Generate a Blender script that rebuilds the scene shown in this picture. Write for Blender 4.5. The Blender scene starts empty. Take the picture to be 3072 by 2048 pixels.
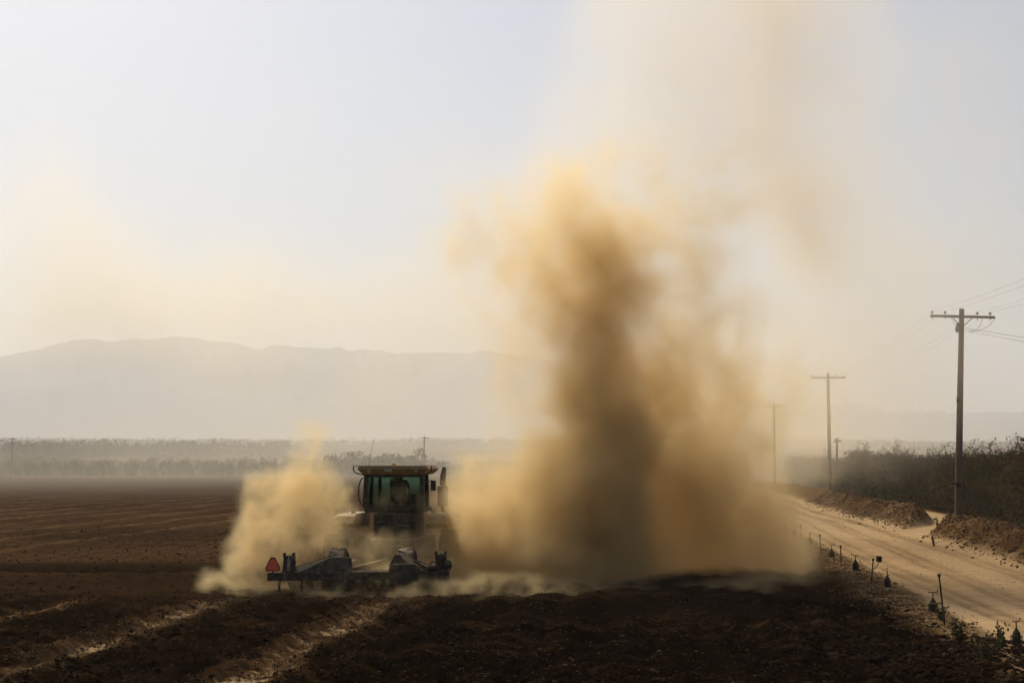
import bpy, math, random
import numpy as np
from mathutils import Vector, Matrix

R = math.radians
scene = bpy.context.scene
C = scene.collection

# ------------------------------------------------------------------ camera
cam_d = bpy.data.cameras.new('camera'); cam = bpy.data.objects.new('camera', cam_d); C.objects.link(cam)
cam_d.sensor_width = 36.0; cam_d.lens = 50.0
cam_d.clip_start = 0.1; cam_d.clip_end = 12000
cam.location = (0, 0, 3.5); cam.rotation_euler = (R(90 + 4.78), 0, 0)
scene.camera = cam

# ------------------------------------------------------------------ sky, sun, exposure
SUN_EL, SUN_AZ = R(43), R(-25)          # azimuth measured from +Y towards +X
w = bpy.data.worlds.new('World'); scene.world = w; w.use_nodes = True
nt = w.node_tree; nt.nodes.clear()
sky = nt.nodes.new('ShaderNodeTexSky'); sky.sky_type = 'NISHITA'; sky.sun_disc = False
sky.sun_elevation = SUN_EL; sky.sun_rotation = SUN_AZ
sky.air_density = 1.0; sky.dust_density = 1.6; sky.ozone_density = 1.0; sky.altitude = 0
bg = nt.nodes.new('ShaderNodeBackground'); bg.inputs['Strength'].default_value = 0.07
wo = nt.nodes.new('ShaderNodeOutputWorld')
nt.links.new(sky.outputs[0], bg.inputs[0]); nt.links.new(bg.outputs[0], wo.inputs[0])
sun_d = bpy.data.lights.new('sun', 'SUN'); sun = bpy.data.objects.new('sun', sun_d); C.objects.link(sun)
sun_d.energy = 3.6; sun_d.angle = R(0.53); sun_d.color = (1.0, 0.90, 0.72)
sdir = Vector((math.sin(SUN_AZ) * math.cos(SUN_EL), math.cos(SUN_AZ) * math.cos(SUN_EL), math.sin(SUN_EL)))
sun.rotation_euler = sdir.to_track_quat('Z', 'Y').to_euler(); sun.location = (0, 0, 60)
vs = scene.view_settings
vs.view_transform = 'Standard'; vs.look = 'None'; vs.gamma = 1.0; vs.exposure = 0.45; vs.use_curve_mapping = False
cy = scene.cycles
cy.max_bounces = 8; cy.diffuse_bounces = 3; cy.glossy_bounces = 2; cy.transmission_bounces = 4
cy.transparent_max_bounces = 256; cy.volume_bounces = 4
cy.volume_step_rate = 2.0; cy.volume_max_steps = 512
cy.use_denoising = True
cy.use_adaptive_sampling = True; cy.adaptive_threshold = 0.04
cy.sample_clamp_indirect = 6.0
cy.caustics_reflective = False; cy.caustics_refractive = False

rng = np.random.default_rng(7)
random.seed(5)

# ------------------------------------------------------------------ helpers
def vnoise2(x, y, seed=0):
    xi = np.floor(x).astype(np.int64); yi = np.floor(y).astype(np.int64)
    fx = x - xi; fy = y - yi
    fx = fx * fx * fx * (fx * (fx * 6 - 15) + 10); fy = fy * fy * fy * (fy * (fy * 6 - 15) + 10)
    def h(a, b):
        n = (a * 374761393 + b * 668265263 + seed * 1442695041) & 0xffffffff
        n = ((n ^ (n >> 13)) * 1274126177) & 0xffffffff
        n = ((n ^ (n >> 16)) * 2246822519) & 0xffffffff
        return ((n ^ (n >> 15)) & 0xffff) / 65535.0
    a = h(xi, yi); b = h(xi + 1, yi); c = h(xi, yi + 1); d = h(xi + 1, yi + 1)
    return (a + (b - a) * fx) + ((c + (d - c) * fx) - (a + (b - a) * fx)) * fy

def fbm(x, y, octv=4, seed=0, gain=0.5):
    s = 0; a = 1.0; t = 0
    for i in range(octv):
        s = s + a * vnoise2(x, y, seed + i * 17); t += a
        x = x * 2.03 + 11.7; y = y * 2.03 - 5.3; a *= gain
    return s / t

def sstep(a, b, x):
    t = np.clip((x - a) / (b - a), 0, 1); return t * t * (3 - 2 * t)

def tag(o, label=None, cat=None, group=None, kind=None):
    if label: o['label'] = label
    if cat: o['category'] = cat
    if group: o['group'] = group
    if kind: o['kind'] = kind
    return o

def link(o, parent=None):
    C.objects.link(o)
    if parent is not None: o.parent = parent
    return o

def empty(name, loc, rz=0, rx=0, ry=0):
    o = bpy.data.objects.new(name, None); o.empty_display_size = 0.3
    o.location = loc; o.rotation_euler = (rx, ry, rz); return link(o)

def arr_mesh(name, V, F, mat=None, smooth=False):
    """V (n,3) array, F (m,k) int array with k 3 or 4"""
    me = bpy.data.meshes.new(name)
    V = np.asarray(V, np.float32); F = np.asarray(F, np.int32); k = F.shape[1]
    me.vertices.add(len(V)); me.vertices.foreach_set('co', V.ravel())
    me.loops.add(F.size); me.loops.foreach_set('vertex_index', F.ravel())
    me.polygons.add(len(F)); me.polygons.foreach_set('loop_start', np.arange(0, F.size, k, dtype=np.int32))
    me.update(calc_edges=True)
    if smooth: me.polygons.foreach_set('use_smooth', np.ones(len(F), bool))
    me.validate()
    if mat: me.materials.append(mat)
    return me

class MB:
    """collects shapes, builds one mesh object"""
    def __init__(s): s.v = []; s.f = []
    def add(s, vs, fs, M=None):
        o = len(s.v)
        for p in vs:
            p = Vector(p)
            s.v.append(tuple(M @ p if M is not None else p))
        for f in fs: s.f.append([i + o for i in f])
        return s
    def box(s, c, d, M=None, ch=0.0):
        x, y, z = d[0] / 2, d[1] / 2, d[2] / 2
        ch = min(ch, x * .9, y * .9, z * .9)
        if ch <= 0:
            vs = [(c[0] + i * x, c[1] + j * y, c[2] + k * z) for k in (-1, 1) for j in (-1, 1) for i in (-1, 1)]
            fs = [(0, 2, 3, 1), (4, 5, 7, 6), (0, 1, 5, 4), (2, 6, 7, 3), (0, 4, 6, 2), (1, 3, 7, 5)]
            return s.add(vs, fs, M)
        vs = []; rings = []
        for (zz, q) in ((-z, ch), (-z + ch, 0), (z - ch, 0), (z, ch)):
            r = []
            X, Y = x - q, y - q; cc = ch if q == 0 else ch * .6
            for (a, b) in ((X - cc, -Y), (X, -Y + cc), (X, Y - cc), (X - cc, Y), (-X + cc, Y), (-X, Y - cc), (-X, -Y + cc), (-X + cc, -Y)):
                r.append(len(vs)); vs.append((c[0] + a, c[1] + b, c[2] + zz))
            rings.append(r)
        fs = [list(reversed(rings[0])), rings[-1]]
        for a, b in zip(rings, rings[1:]):
            for i in range(8): fs.append((a[i], a[(i + 1) % 8], b[(i + 1) % 8], b[i]))
        return s.add(vs, fs, M)
    def tube(s, pts, rad, n=8, cap=True, M=None):
        pts = [Vector(p) for p in pts]
        if not hasattr(rad, '__len__'): rad = [rad] * len(pts)
        vs = []; fs = []; up = None
        for i, p in enumerate(pts):
            t = (pts[min(i + 1, len(pts) - 1)] - pts[max(i - 1, 0)]).normalized()
            if up is None:
                up = Vector((0, 0, 1)) if abs(t.z) < .9 else Vector((1, 0, 0))
            a = t.cross(up).normalized(); b = a.cross(t).normalized(); up = b
            for k in range(n):
                an = 2 * math.pi * k / n
                vs.append(p + (a * math.cos(an) + b * math.sin(an)) * rad[i])
        for i in range(len(pts) - 1):
            for k in range(n):
                fs.append((i * n + k, i * n + (k + 1) % n, (i + 1) * n + (k + 1) % n, (i + 1) * n + k))
        if cap:
            fs.append(list(range(n))[::-1]); fs.append([(len(pts) - 1) * n + k for k in range(n)])
        return s.add(vs, fs, M)
    def lathe(s, prof, n=24, M=None, cap=True):
        """prof: (r, z) list, revolved about z"""
        vs = []; fs = []
        for (r, z) in prof:
            for k in range(n):
                an = 2 * math.pi * k / n; vs.append((r * math.cos(an), r * math.sin(an), z))
        for i in range(len(prof) - 1):
            for k in range(n):
                fs.append((i * n + k, i * n + (k + 1) % n, (i + 1) * n + (k + 1) % n, (i + 1) * n + k))
        if cap:
            fs.append(list(range(n))[::-1]); fs.append([(len(prof) - 1) * n + k for k in range(n)])
        return s.add(vs, fs, M)
    def prism(s, poly, y0, y1, M=None):
        """poly in (x, z), extruded along y"""
        n = len(poly)
        vs = [(p[0], y0, p[1]) for p in poly] + [(p[0], y1, p[1]) for p in poly]
        fs = [list(range(n)), list(range(2 * n - 1, n - 1, -1))]
        for i in range(n): fs.append((i, i + n, (i + 1) % n + n, (i + 1) % n))
        return s.add(vs, fs, M)
    def hull(s, a, b):
        """two equal rings of points joined"""
        n = len(a); vs = list(a) + list(b)
        fs = [list(range(n))[::-1], [n + k for k in range(n)]]
        for i in range(n): fs.append((i, (i + 1) % n, (i + 1) % n + n, i + n))
        return s.add(vs, fs)
    def mesh(s, name, mat, smooth=False):
        me = bpy.data.meshes.new(name); me.from_pydata(s.v, [], s.f); me.update()
        import bmesh
        bm = bmesh.new(); bm.from_mesh(me); bmesh.ops.recalc_face_normals(bm, faces=bm.faces); bm.to_mesh(me); bm.free()
        if mat: me.materials.append(mat)
        if smooth:
            me.polygons.foreach_set('use_smooth', np.ones(len(me.polygons), bool))
            if hasattr(me, 'set_sharp_from_angle'): me.set_sharp_from_angle(angle=R(40))
        return me
    def build(s, name, mat, parent=None, smooth=False):
        return link(bpy.data.objects.new(name, s.mesh(name, mat, smooth)), parent)

def copy_tree(o, parent=None):
    c = o.copy(); link(c, parent)
    for ch in list(o.children): copy_tree(ch, c)
    return c

# ------------------------------------------------------------------ materials
def mat_new(name):
    m = bpy.data.materials.new(name); m.use_nodes = True
    return m, m.node_tree, m.node_tree.nodes['Principled BSDF']

def noise_node(t, scale, detail=4, rough=.55, coord='Object'):
    tc = t.nodes.new('ShaderNodeTexCoord'); n = t.nodes.new('ShaderNodeTexNoise')
    n.inputs['Scale'].default_value = scale; n.inputs['Detail'].default_value = detail; n.inputs['Roughness'].default_value = rough
    t.links.new(tc.outputs[coord], n.inputs['Vector']); return n

def ramp(t, src, stops):
    r = t.nodes.new('ShaderNodeValToRGB'); e = r.color_ramp.elements
    while len(e) < len(stops): e.new(.5)
    for k, (p, c) in enumerate(stops): e[k].position = p; e[k].color = (*c, 1)
    t.links.new(src, r.inputs[0]); return r

def bump(t, b, src, strength, dist):
    n = t.nodes.new('ShaderNodeBump'); n.inputs['Strength'].default_value = strength; n.inputs['Distance'].default_value = dist
    t.links.new(src, n.inputs['Height']); t.links.new(n.outputs[0], b.inputs['Normal'])

def worn(name, c0, c1, scale=6, rough=.6, metal=0.0, dust=None, bumpk=.2, spec=.12):
    """painted or bare surface with mottled tone; dust settles on what faces up"""
    m, t, b = mat_new(name)
    n = noise_node(t, scale, 5, .6); r = ramp(t, n.outputs[0], [(.35, c0), (.65, c1)])
    out = r.outputs[0]
    if dust:
        g = t.nodes.new('ShaderNodeNewGeometry'); sx = t.nodes.new('ShaderNodeSeparateXYZ'); t.links.new(g.outputs['Normal'], sx.inputs[0])
        n2 = noise_node(t, 9, 4); ma = t.nodes.new('ShaderNodeMath'); ma.operation = 'MULTIPLY_ADD'
        t.links.new(sx.outputs[2], ma.inputs[0]); ma.inputs[1].default_value = .45; t.links.new(n2.outputs[0], ma.inputs[2])
        rr = ramp(t, ma.outputs[0], [(.5, (0, 0, 0)), (.85, (1, 1, 1))])
        mx = t.nodes.new('ShaderNodeMix'); mx.data_type = 'RGBA'
        sc = t.nodes.new('ShaderNodeMath'); sc.operation = 'MULTIPLY'; sc.inputs[1].default_value = dust; t.links.new(rr.outputs[0], sc.inputs[0])
        t.links.new(sc.outputs[0], mx.inputs['Factor']); t.links.new(out, mx.inputs[6]); mx.inputs[7].default_value = (.30, .22, .13, 1)
        out = mx.outputs[2]
    t.links.new(out, b.inputs['Base Color']); b.inputs['Roughness'].default_value = rough; b.inputs['Specular IOR Level'].default_value = spec; b.inputs['Metallic'].default_value = metal
    if bumpk: bump(t, b, n.outputs[0], bumpk, .01)
    return m

M = {}
M['yellow'] = worn('yellow_paint', (.17, .095, .022), (.26, .15, .035), 5, .6, 0, .8)
M['black'] = worn('black_steel', (.014, .011, .009), (.030, .023, .017), 8, .7, 0, .3)
M['iron'] = worn('brown_iron', (.024, .016, .011), (.05, .032, .021), 9, .8, 0, .35)
M['rust'] = worn('rusty_iron', (.03, .018, .012), (.085, .045, .022), 14, .8, 0, .3)
M['valve'] = worn('green_black_iron', (.013, .010, .005), (.026, .021, .011), 14, .85, 0, .15)
M['rubber'] = worn('rubber', (.02, .019, .018), (.045, .04, .034), 12, .85, 0, .6)
M['seat'] = worn('seat_cloth', (.02, .02, .022), (.035, .034, .034), 12, .9)
M['cream'] = worn('dusty_tan_panel', (.30, .23, .13), (.42, .33, .2), 7, .6)
M['ceramic'] = worn('insulator', (.10, .09, .08), (.18, .16, .14), 9, .35)
M['alu'] = worn('dull_metal', (.16, .13, .10), (.26, .22, .17), 9, .6, .3)
M['amber'] = worn('amber_lens', (.5, .2, .02), (.6, .26, .03), 5, .3)
M['cloth'] = worn('work_shirt', (.03, .035, .045), (.05, .055, .07), 9, .9)
M['skin'] = worn('skin', (.22, .12, .08), (.28, .16, .11), 9, .6)

m, t, b = mat_new('slow_sign_orange'); b.inputs['Base Color'].default_value = (.80, .075, .02, 1); b.inputs['Roughness'].default_value = .5
n = noise_node(t, 14, 5, .65); r = ramp(t, n.outputs[0], [(.32, (.34, .075, .035)), (.62, (.80, .08, .02))]); t.links.new(r.outputs[0], b.inputs['Base Color']); M['smv'] = m
m, t, b = mat_new('slow_sign_red'); b.inputs['Base Color'].default_value = (.20, .014, .010, 1); b.inputs['Roughness'].default_value = .45; M['smvred'] = m

m, t, b = mat_new('teal_glass'); b.inputs['Base Color'].default_value = (.36, .54, .49, 1); b.inputs['Roughness'].default_value = .03
b.inputs['Transmission Weight'].default_value = 1.0; b.inputs['IOR'].default_value = 1.0; b.inputs['Specular IOR Level'].default_value = .5; M['glass'] = m

# weathered pole wood
m, t, b = mat_new('pole_wood')
tc = t.nodes.new('ShaderNodeTexCoord'); mp = t.nodes.new('ShaderNodeMapping'); mp.inputs['Scale'].default_value = (14, 14, .5)
n = t.nodes.new('ShaderNodeTexNoise'); n.inputs['Scale'].default_value = 2.0; n.inputs['Detail'].default_value = 6
t.links.new(tc.outputs['Object'], mp.inputs[0]); t.links.new(mp.outputs[0], n.inputs[0])
r = ramp(t, n.outputs[0], [(.3, (.035, .024, .018)), (.7, (.10, .07, .05))]); t.links.new(r.outputs[0], b.inputs['Base Color'])
b.inputs['Roughness'].default_value = .9; bump(t, b, n.outputs[0], .5, .02); M['wood'] = m

def earth_material():
    """one soil material for all ground sheets: attribute 'sand' runs from dark tilth and painted foreground shade (0) to pale dry sand (1)"""
    m, t, b = mat_new('earth')
    at_ = t.nodes.new('ShaderNodeAttribute'); at_.attribute_name = 'sand'
    n1 = noise_node(t, 1.3, 6, .65); n2 = noise_node(t, 14, 5, .7)
    a1 = t.nodes.new('ShaderNodeMath'); a1.operation = 'MULTIPLY_ADD'; a1.inputs[1].default_value = .22; t.links.new(n1.outputs[0], a1.inputs[0])
    s1 = t.nodes.new('ShaderNodeMath'); s1.operation = 'SUBTRACT'; s1.inputs[1].default_value = .11; t.links.new(at_.outputs['Fac'], s1.inputs[0]); t.links.new(s1.outputs[0], a1.inputs[2])
    a2 = t.nodes.new('ShaderNodeMath'); a2.operation = 'MULTIPLY_ADD'; a2.inputs[1].default_value = .24; t.links.new(n2.outputs[0], a2.inputs[0])
    s2 = t.nodes.new('ShaderNodeMath'); s2.operation = 'SUBTRACT'; s2.inputs[1].default_value = .12; t.links.new(a1.outputs[0], s2.inputs[0]); t.links.new(s2.outputs[0], a2.inputs[2])
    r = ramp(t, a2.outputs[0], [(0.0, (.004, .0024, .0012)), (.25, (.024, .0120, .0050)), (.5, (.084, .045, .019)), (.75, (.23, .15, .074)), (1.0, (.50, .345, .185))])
    t.links.new(r.outputs[0], b.inputs['Base Color']); b.inputs['Roughness'].default_value = .95; b.inputs['Specular IOR Level'].default_value = 0.0
    bump(t, b, n2.outputs[0], .7, .05)
    return m
M['earth'] = earth_material()

m, t, b = mat_new('clod_soil'); n = noise_node(t, 1.1, 5, .7)
r = ramp(t, n.outputs[0], [(.3, (.008, .005, .0028)), (.55, (.024, .0135, .007)), (.75, (.065, .038, .019))]); t.links.new(r.outputs[0], b.inputs['Base Color'])
b.inputs['Roughness'].default_value = .95; b.inputs['Specular IOR Level'].default_value = 0.0; M['clod'] = m
m, t, b = mat_new('berm_soil'); n = noise_node(t, 1.3, 5, .7)
r = ramp(t, n.outputs[0], [(.3, (.04, .024, .012)), (.7, (.14, .09, .048))]); t.links.new(r.outputs[0], b.inputs['Base Color'])
b.inputs['Roughness'].default_value = .95; b.inputs['Specular IOR Level'].default_value = 0.0; M['bermsoil'] = m
m, t, b = mat_new('dry_straw'); n = noise_node(t, 3, 3)
r = ramp(t, n.outputs[0], [(.3, (.05, .034, .017)), (.7, (.17, .12, .065))]); t.links.new(r.outputs[0], b.inputs['Base Color']); b.inputs['Roughness'].default_value = .9; M['straw'] = m

def leaf_material(name, stops, trans=.35):
    m, t, b = mat_new(name)
    at_ = t.nodes.new('ShaderNodeAttribute'); at_.attribute_name = 'tone'
    oi = t.nodes.new('ShaderNodeObjectInfo'); ma = t.nodes.new('ShaderNodeMath'); ma.operation = 'MULTIPLY_ADD'; ma.inputs[1].default_value = .2
    t.links.new(oi.outputs['Random'], ma.inputs[0]); s_ = t.nodes.new('ShaderNodeMath'); s_.operation = 'SUBTRACT'; s_.inputs[1].default_value = .1
    t.links.new(at_.outputs['Fac'], s_.inputs[0]); t.links.new(s_.outputs[0], ma.inputs[2])
    r = ramp(t, ma.outputs[0], stops); t.links.new(r.outputs[0], b.inputs['Base Color']); b.inputs['Roughness'].default_value = .8; b.inputs['Specular IOR Level'].default_value = .06
    tr = t.nodes.new('ShaderNodeBsdfTranslucent'); t.links.new(r.outputs[0], tr.inputs[0])
    mx = t.nodes.new('ShaderNodeMixShader'); mx.inputs[0].default_value = trans
    t.links.new(b.outputs[0], mx.inputs[1]); t.links.new(tr.outputs[0], mx.inputs[2])
    t.links.new(mx.outputs[0], t.nodes['Material Output'].inputs[0]); return m
M['leaf'] = leaf_material('orchard_leaf', [(.0, (.016, .017, .006)), (.35, (.034, .034, .011)), (.65, (.075, .050, .020)), (.85, (.10, .048, .022)), (1, (.16, .11, .05))])
M['weed'] = leaf_material('weed_leaf', [(0, (.012, .018, .005)), (.6, (.03, .035, .010)), (1, (.07, .055, .02))])
M['fartree'] = leaf_material('far_tree_leaf', [(0, (.018, .020, .012)), (.6, (.035, .034, .018)), (1, (.07, .055, .03))], .1)
M['bark'] = worn('bark', (.03, .022, .016), (.07, .052, .038), 12, .9)
M['twig'] = worn('pale_twig', (.12, .10, .075), (.22, .18, .14), 12, .9)

m, t, b = mat_new('mountain_rock'); n = noise_node(t, .006, 8, .65)
r = ramp(t, n.outputs[0], [(.3, (.075, .060, .055)), (.7, (.13, .105, .09))]); t.links.new(r.outputs[0], b.inputs['Base Color']); b.inputs['Roughness'].default_value = 1; M['rock'] = m

HILLS_A = [(-36.007, 1.514), (-29.891, 2.686), (-24.363, 3.62), (-19.846, 3.986), (-19.066, 4.054), (-17.965, 4.331), (-16.688, 4.563), (-15.713, 4.551), (-14.898, 4.722), (-14.32, 4.7), (-13.41, 4.804), (-12.571, 4.683), (-11.223, 4.706), (-10.2, 4.429), (-9.175, 4.494), (-7.624, 4.373), (-6.063, 4.387), (-4.842, 4.221), (-3.794, 4.385), (-2.215, 4.321), (-0.985, 4.394), (0.422, 4.289), (2.178, 3.795), (4.276, 3.088), (7.387, 1.682), (10.784, 0.465), (12.454, 0.037)]
HILLS_B = [(1.293, 0.125), (4.786, 1.168), (9.104, 1.761), (11.484, 2.04), (12.492, 2.169), (13.326, 2.213), (13.904, 2.105), (14.477, 1.93), (15.129, 1.773), (15.943, 1.799), (16.591, 1.877), (18.184, 1.745), (19.786, 1.843), (25.003, 2.013), (31.753, 1.443), (39.764, 0.767)]
HAZE_D = 0.00024
DUST_COL = (0.925, 0.752, 0.445)
# dust: label, grid corners, voxel, puffs (x, y, z, rx, ry, rz, weight), shaping
DUST = [
    ('billowing tan dust behind the tractor and round its implement', (-11.5, 33.0, -0.4), (3, 49, 7), 0.08, [
        (-6.34, 40.4, 1.87, 1.98, 1.9, 1.85, 1.2), (-7.27, 40.2, 1.28, 1.05, 1.3, 1.17, 0.75), (-6.92, 39.6, 0.71, 1.09, 1.3, 1.09, 0.8), (-5.83, 41.5, 3.21, 1.33, 1.8, 1.78, 0.7),
        (-5.45, 41.6, 1.58, 1.27, 1.5, 1.66, 0.8), (-5.66, 42, 4.1, 0.96, 1.4, 1.41, 0.4), (-6.25, 41, 2.53, 1.13, 1.4, 1.38, 0.5), (-7.67, 38.6, 0.18, 1.3, 1.2, 0.4, 0.8),
        (-6.33, 39.0, 0.35, 1.79, 1.1, 0.72, 0.8), (-3.38, 40.4, 0.66, 2.72, 0.9, 0.74, 0.9), (-2.68, 40.9, 1.11, 1.63, 0.7, 0.75, 0.6), (-0.96, 41.8, 1.06, 2.18, 2.0, 2.18, 1.0),
        (-0.86, 43, 2.29, 1.71, 2.0, 1.97, 0.5), (-6.33, 37.6, 0.07, 1.73, 0.9, 0.46, 0.8), (-4.51, 36.7, 0.06, 1.46, 0.9, 0.4, 0.9), (-3.36, 37.5, 0.41, 1.72, 0.7, 0.69, 0.6),
        (-2.7, 36.3, 0.05, 1.33, 0.8, 0.33, 0.7), (-1.08, 37.0, 0.1, 1.7, 1.1, 0.5, 0.9), (0.59, 36.4, 0.09, 1.56, 1.0, 0.4, 0.8), (-0.28, 35.6, 0.06, 1.31, 0.8, 0.28, 0.6),
        (-2.59, 44.6, 2.38, 1.23, 1.0, 2.05, 0.3), (-3.08, 41.2, 2.09, 1.89, 0.6, 1.77, 0.3), (-3.84, 40.0, 1.05, 2.45, 0.7, 0.86, 0.75), (-2.13, 39.9, 0.57, 1.59, 0.7, 0.73, 0.6),
        (-4.49, 39.4, 0.61, 1.69, 0.7, 0.72, 0.5),
    ], {'nscale': 1.3, 'detail': 6, 'erode': 0.42, 'contrast': 3.0, 'floor': 0.3, 'big': 0.6, 'warp': ((0.5, 0.9), (1.5, 0.45), (3.5, 0.16))}),
    ('tall brown column of dust towering over the field', (-5, 33.5, -0.4), (21, 74, 18), 0.14, [
        (1.45, 42, 0.8, 4.11, 3.2, 2.31, 2.2), (2.54, 43, 2.55, 3.29, 3.2, 3.03, 1.8), (2.45, 43.5, 4.52, 2.66, 2.6, 3.06, 1.4), (2.62, 44, 6.29, 2.22, 2.2, 2.69, 1.1),
        (2.85, 44.3, 7.81, 1.9, 2.0, 2.31, 0.8), (2.66, 44.5, 9.2, 2.18, 2.2, 2.32, 0.4), (3.01, 44, 3.6, 6.2, 4.2, 6.73, 0.45), (2.82, 45, 8.15, 5.79, 4.2, 5.79, 0.28),
        (1.59, 45, 10.67, 5.79, 3.8, 3.99, 0.36), (4.46, 46, 10.25, 5.21, 3.8, 4.36, 0.28), (0.06, 45.5, 9.05, 3.9, 3.0, 4.46, 0.2), (5.89, 47, 12.75, 5.47, 4, 4.6, 0.19),
        (5.1, 46, 2.62, 4.51, 5.0, 5.35, 0.55), (6.0, 45.5, 0.98, 5.43, 5.0, 3.2, 0.75), (6.23, 48, 5.51, 5.73, 5.5, 5.88, 0.36), (7.93, 45.5, 0.68, 3.2, 3.6, 1.81, 0.45),
        (8.63, 56, 4.82, 7.88, 9.0, 6.86, 0.18), (-0.2, 41, 0.62, 3.01, 2.0, 1.88, 1.3), (-0.87, 43.5, 1.75, 2.8, 2.4, 2.8, 0.6), (2.4, 38.9, 0.06, 2.14, 1.5, 0.6, 0.6),
        (5.03, 39.2, 0.1, 2.4, 1.6, 0.55, 0.55), (7.63, 41, 0.18, 2.38, 1.6, 0.55, 0.5), (3.46, 37.6, 0.01, 1.73, 1.2, 0.39, 0.4), (6.06, 38.2, 0.1, 1.52, 1.2, 0.4, 0.35),
    ], {'nscale': 0.75, 'detail': 6, 'nstretch': (1, 1, 0.7), 'erode': 0.24, 'contrast': 3.1, 'floor': 0.3, 'big': 0.62, 'warp': ((0.25, 1.1), (1.0, 0.55), (3.0, 0.16))}),
    ('thin pale dust drifting high above the field and poles', (-48, 36, 3), (50, 118, 46), 0.6, [
        (11.7, 57, 12.94, 5.58, 7, 6.98, 0.05), (9.57, 56, 23.43, 8.91, 9, 8.91, 0.09), (6.79, 54, 16.17, 8.6, 8, 7.6, 0.09), (2.0, 52, 12.92, 8.6, 8, 6.37, 0.07),
        (17.26, 60, 18.53, 11.02, 10, 9.92, 0.04), (13.79, 62, 8.76, 8.73, 11, 6.45, 0.06), (10.99, 66, 6.26, 8.48, 12, 6.46, 0.09), (-5.29, 70, 9.87, 13.71, 12, 6.43, 0.07),
        (17.9, 58, 8.78, 6.39, 6, 6.04, 0.04), (-17.87, 80, 11.77, 11.26, 14, 7.35, 0.04), (-27.06, 80, 14.75, 9.31, 14, 10.53, 0.04), (19.9, 95, 8.06, 6.4, 12, 6.98, 0.01),
        (-6.87, 80, 22.27, 12.24, 14, 7.35, 0.01),
    ], {'nscale': 0.22, 'detail': 6, 'erode': 0.008, 'contrast': 2.8, 'floor': 0.25, 'thr': 0.0005, 'big': 0.6, 'mat': 'finedust', 'nstretch': (1, 1, 0.55), 'warp': ((0.1, 3.0), (0.4, 1.0), (1.0, 0.4))}),
    ('brown wisp of dust hanging high above the road', (2, 42, 6), (26, 70, 32), 0.3, [
        (10.76, 56, 20.92, 2.91, 4, 5.83, 0.14), (10.35, 56, 16.64, 2.74, 4, 4.8, 0.14), (11.44, 56.5, 13.74, 2.77, 4, 3.46, 0.11), (12.03, 57, 11.51, 2.27, 4, 2.44, 0.07),
        (8.34, 55, 20.96, 3.7, 5, 4.71, 0.06), (13.95, 58, 16.56, 2.84, 4, 3.91, 0.05), (7.0, 53, 16.78, 3.24, 5, 4.22, 0.04),
    ], {'nscale': 0.4, 'detail': 6, 'erode': 0.03, 'contrast': 2.8, 'floor': 0.3, 'thr': 0.001, 'mat': 'browndust', 'nstretch': (1, 1, 0.5), 'warp': ((0.15, 2.2), (0.6, 0.8), (1.8, 0.25))}),
    ('low veil of dust lying over the far field and road', (-280, 60, -3), (170, 680, 46), 3.2, [
        (-80, 400, 0, 280, 260, 34, 0.0007), (-70, 190, -2, 200, 130, 12, 0.0018), (36, 210, 2, 56, 95, 16, 0.005), (20, 360, 0, 170, 240, 38, 0.0022),
    ], {'nscale': 0.02, 'erode': 0.0, 'contrast': 1.6, 'floor': 0.6, 'thr': 2e-05, 'mat': 'finedust', 'warp': ((0.02, 12),)}),
]

# ================================================================== the ground
ROW = 0.107                                  # road, rows and poles all run this way (dx per dy)

def axis(segs):
    out = [segs[0][0]]
    for (a, b_, s0, s1) in segs:
        x = a
        n = max(2, int(round((b_ - a) * 2 / (s0 + s1)))) if s1 <= s0 * 3 and s0 <= s1 * 3 else None
        if n:
            out += list(np.linspace(a, b_, n + 1)[1:])
        else:                                # geometric growth or shrink
            lo, hi = min(s0, s1), max(s0, s1); L = b_ - a
            k = max(4, int(math.log(hi / lo) * L / (hi - lo)))
            g = np.geomspace(lo, hi, k); g = g / g.sum() * L
            if s0 > s1: g = g[::-1]
            out += list(a + np.cumsum(g))
    return np.array(out)

XS = axis([(-9000, -45, 500, .35), (-45, -12, .3, .16), (-12, 12, .095, .095), (12, 34, .17, .22), (34, 9000, .3, 500)])
YS = axis([(-1900, 20, 250, .12), (20, 42, .085, .085), (42, 64, .1, .26), (64, 92, .26, .35), (92, 160, .4, .9), (160, 9300, 1.0, 400)])

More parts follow.
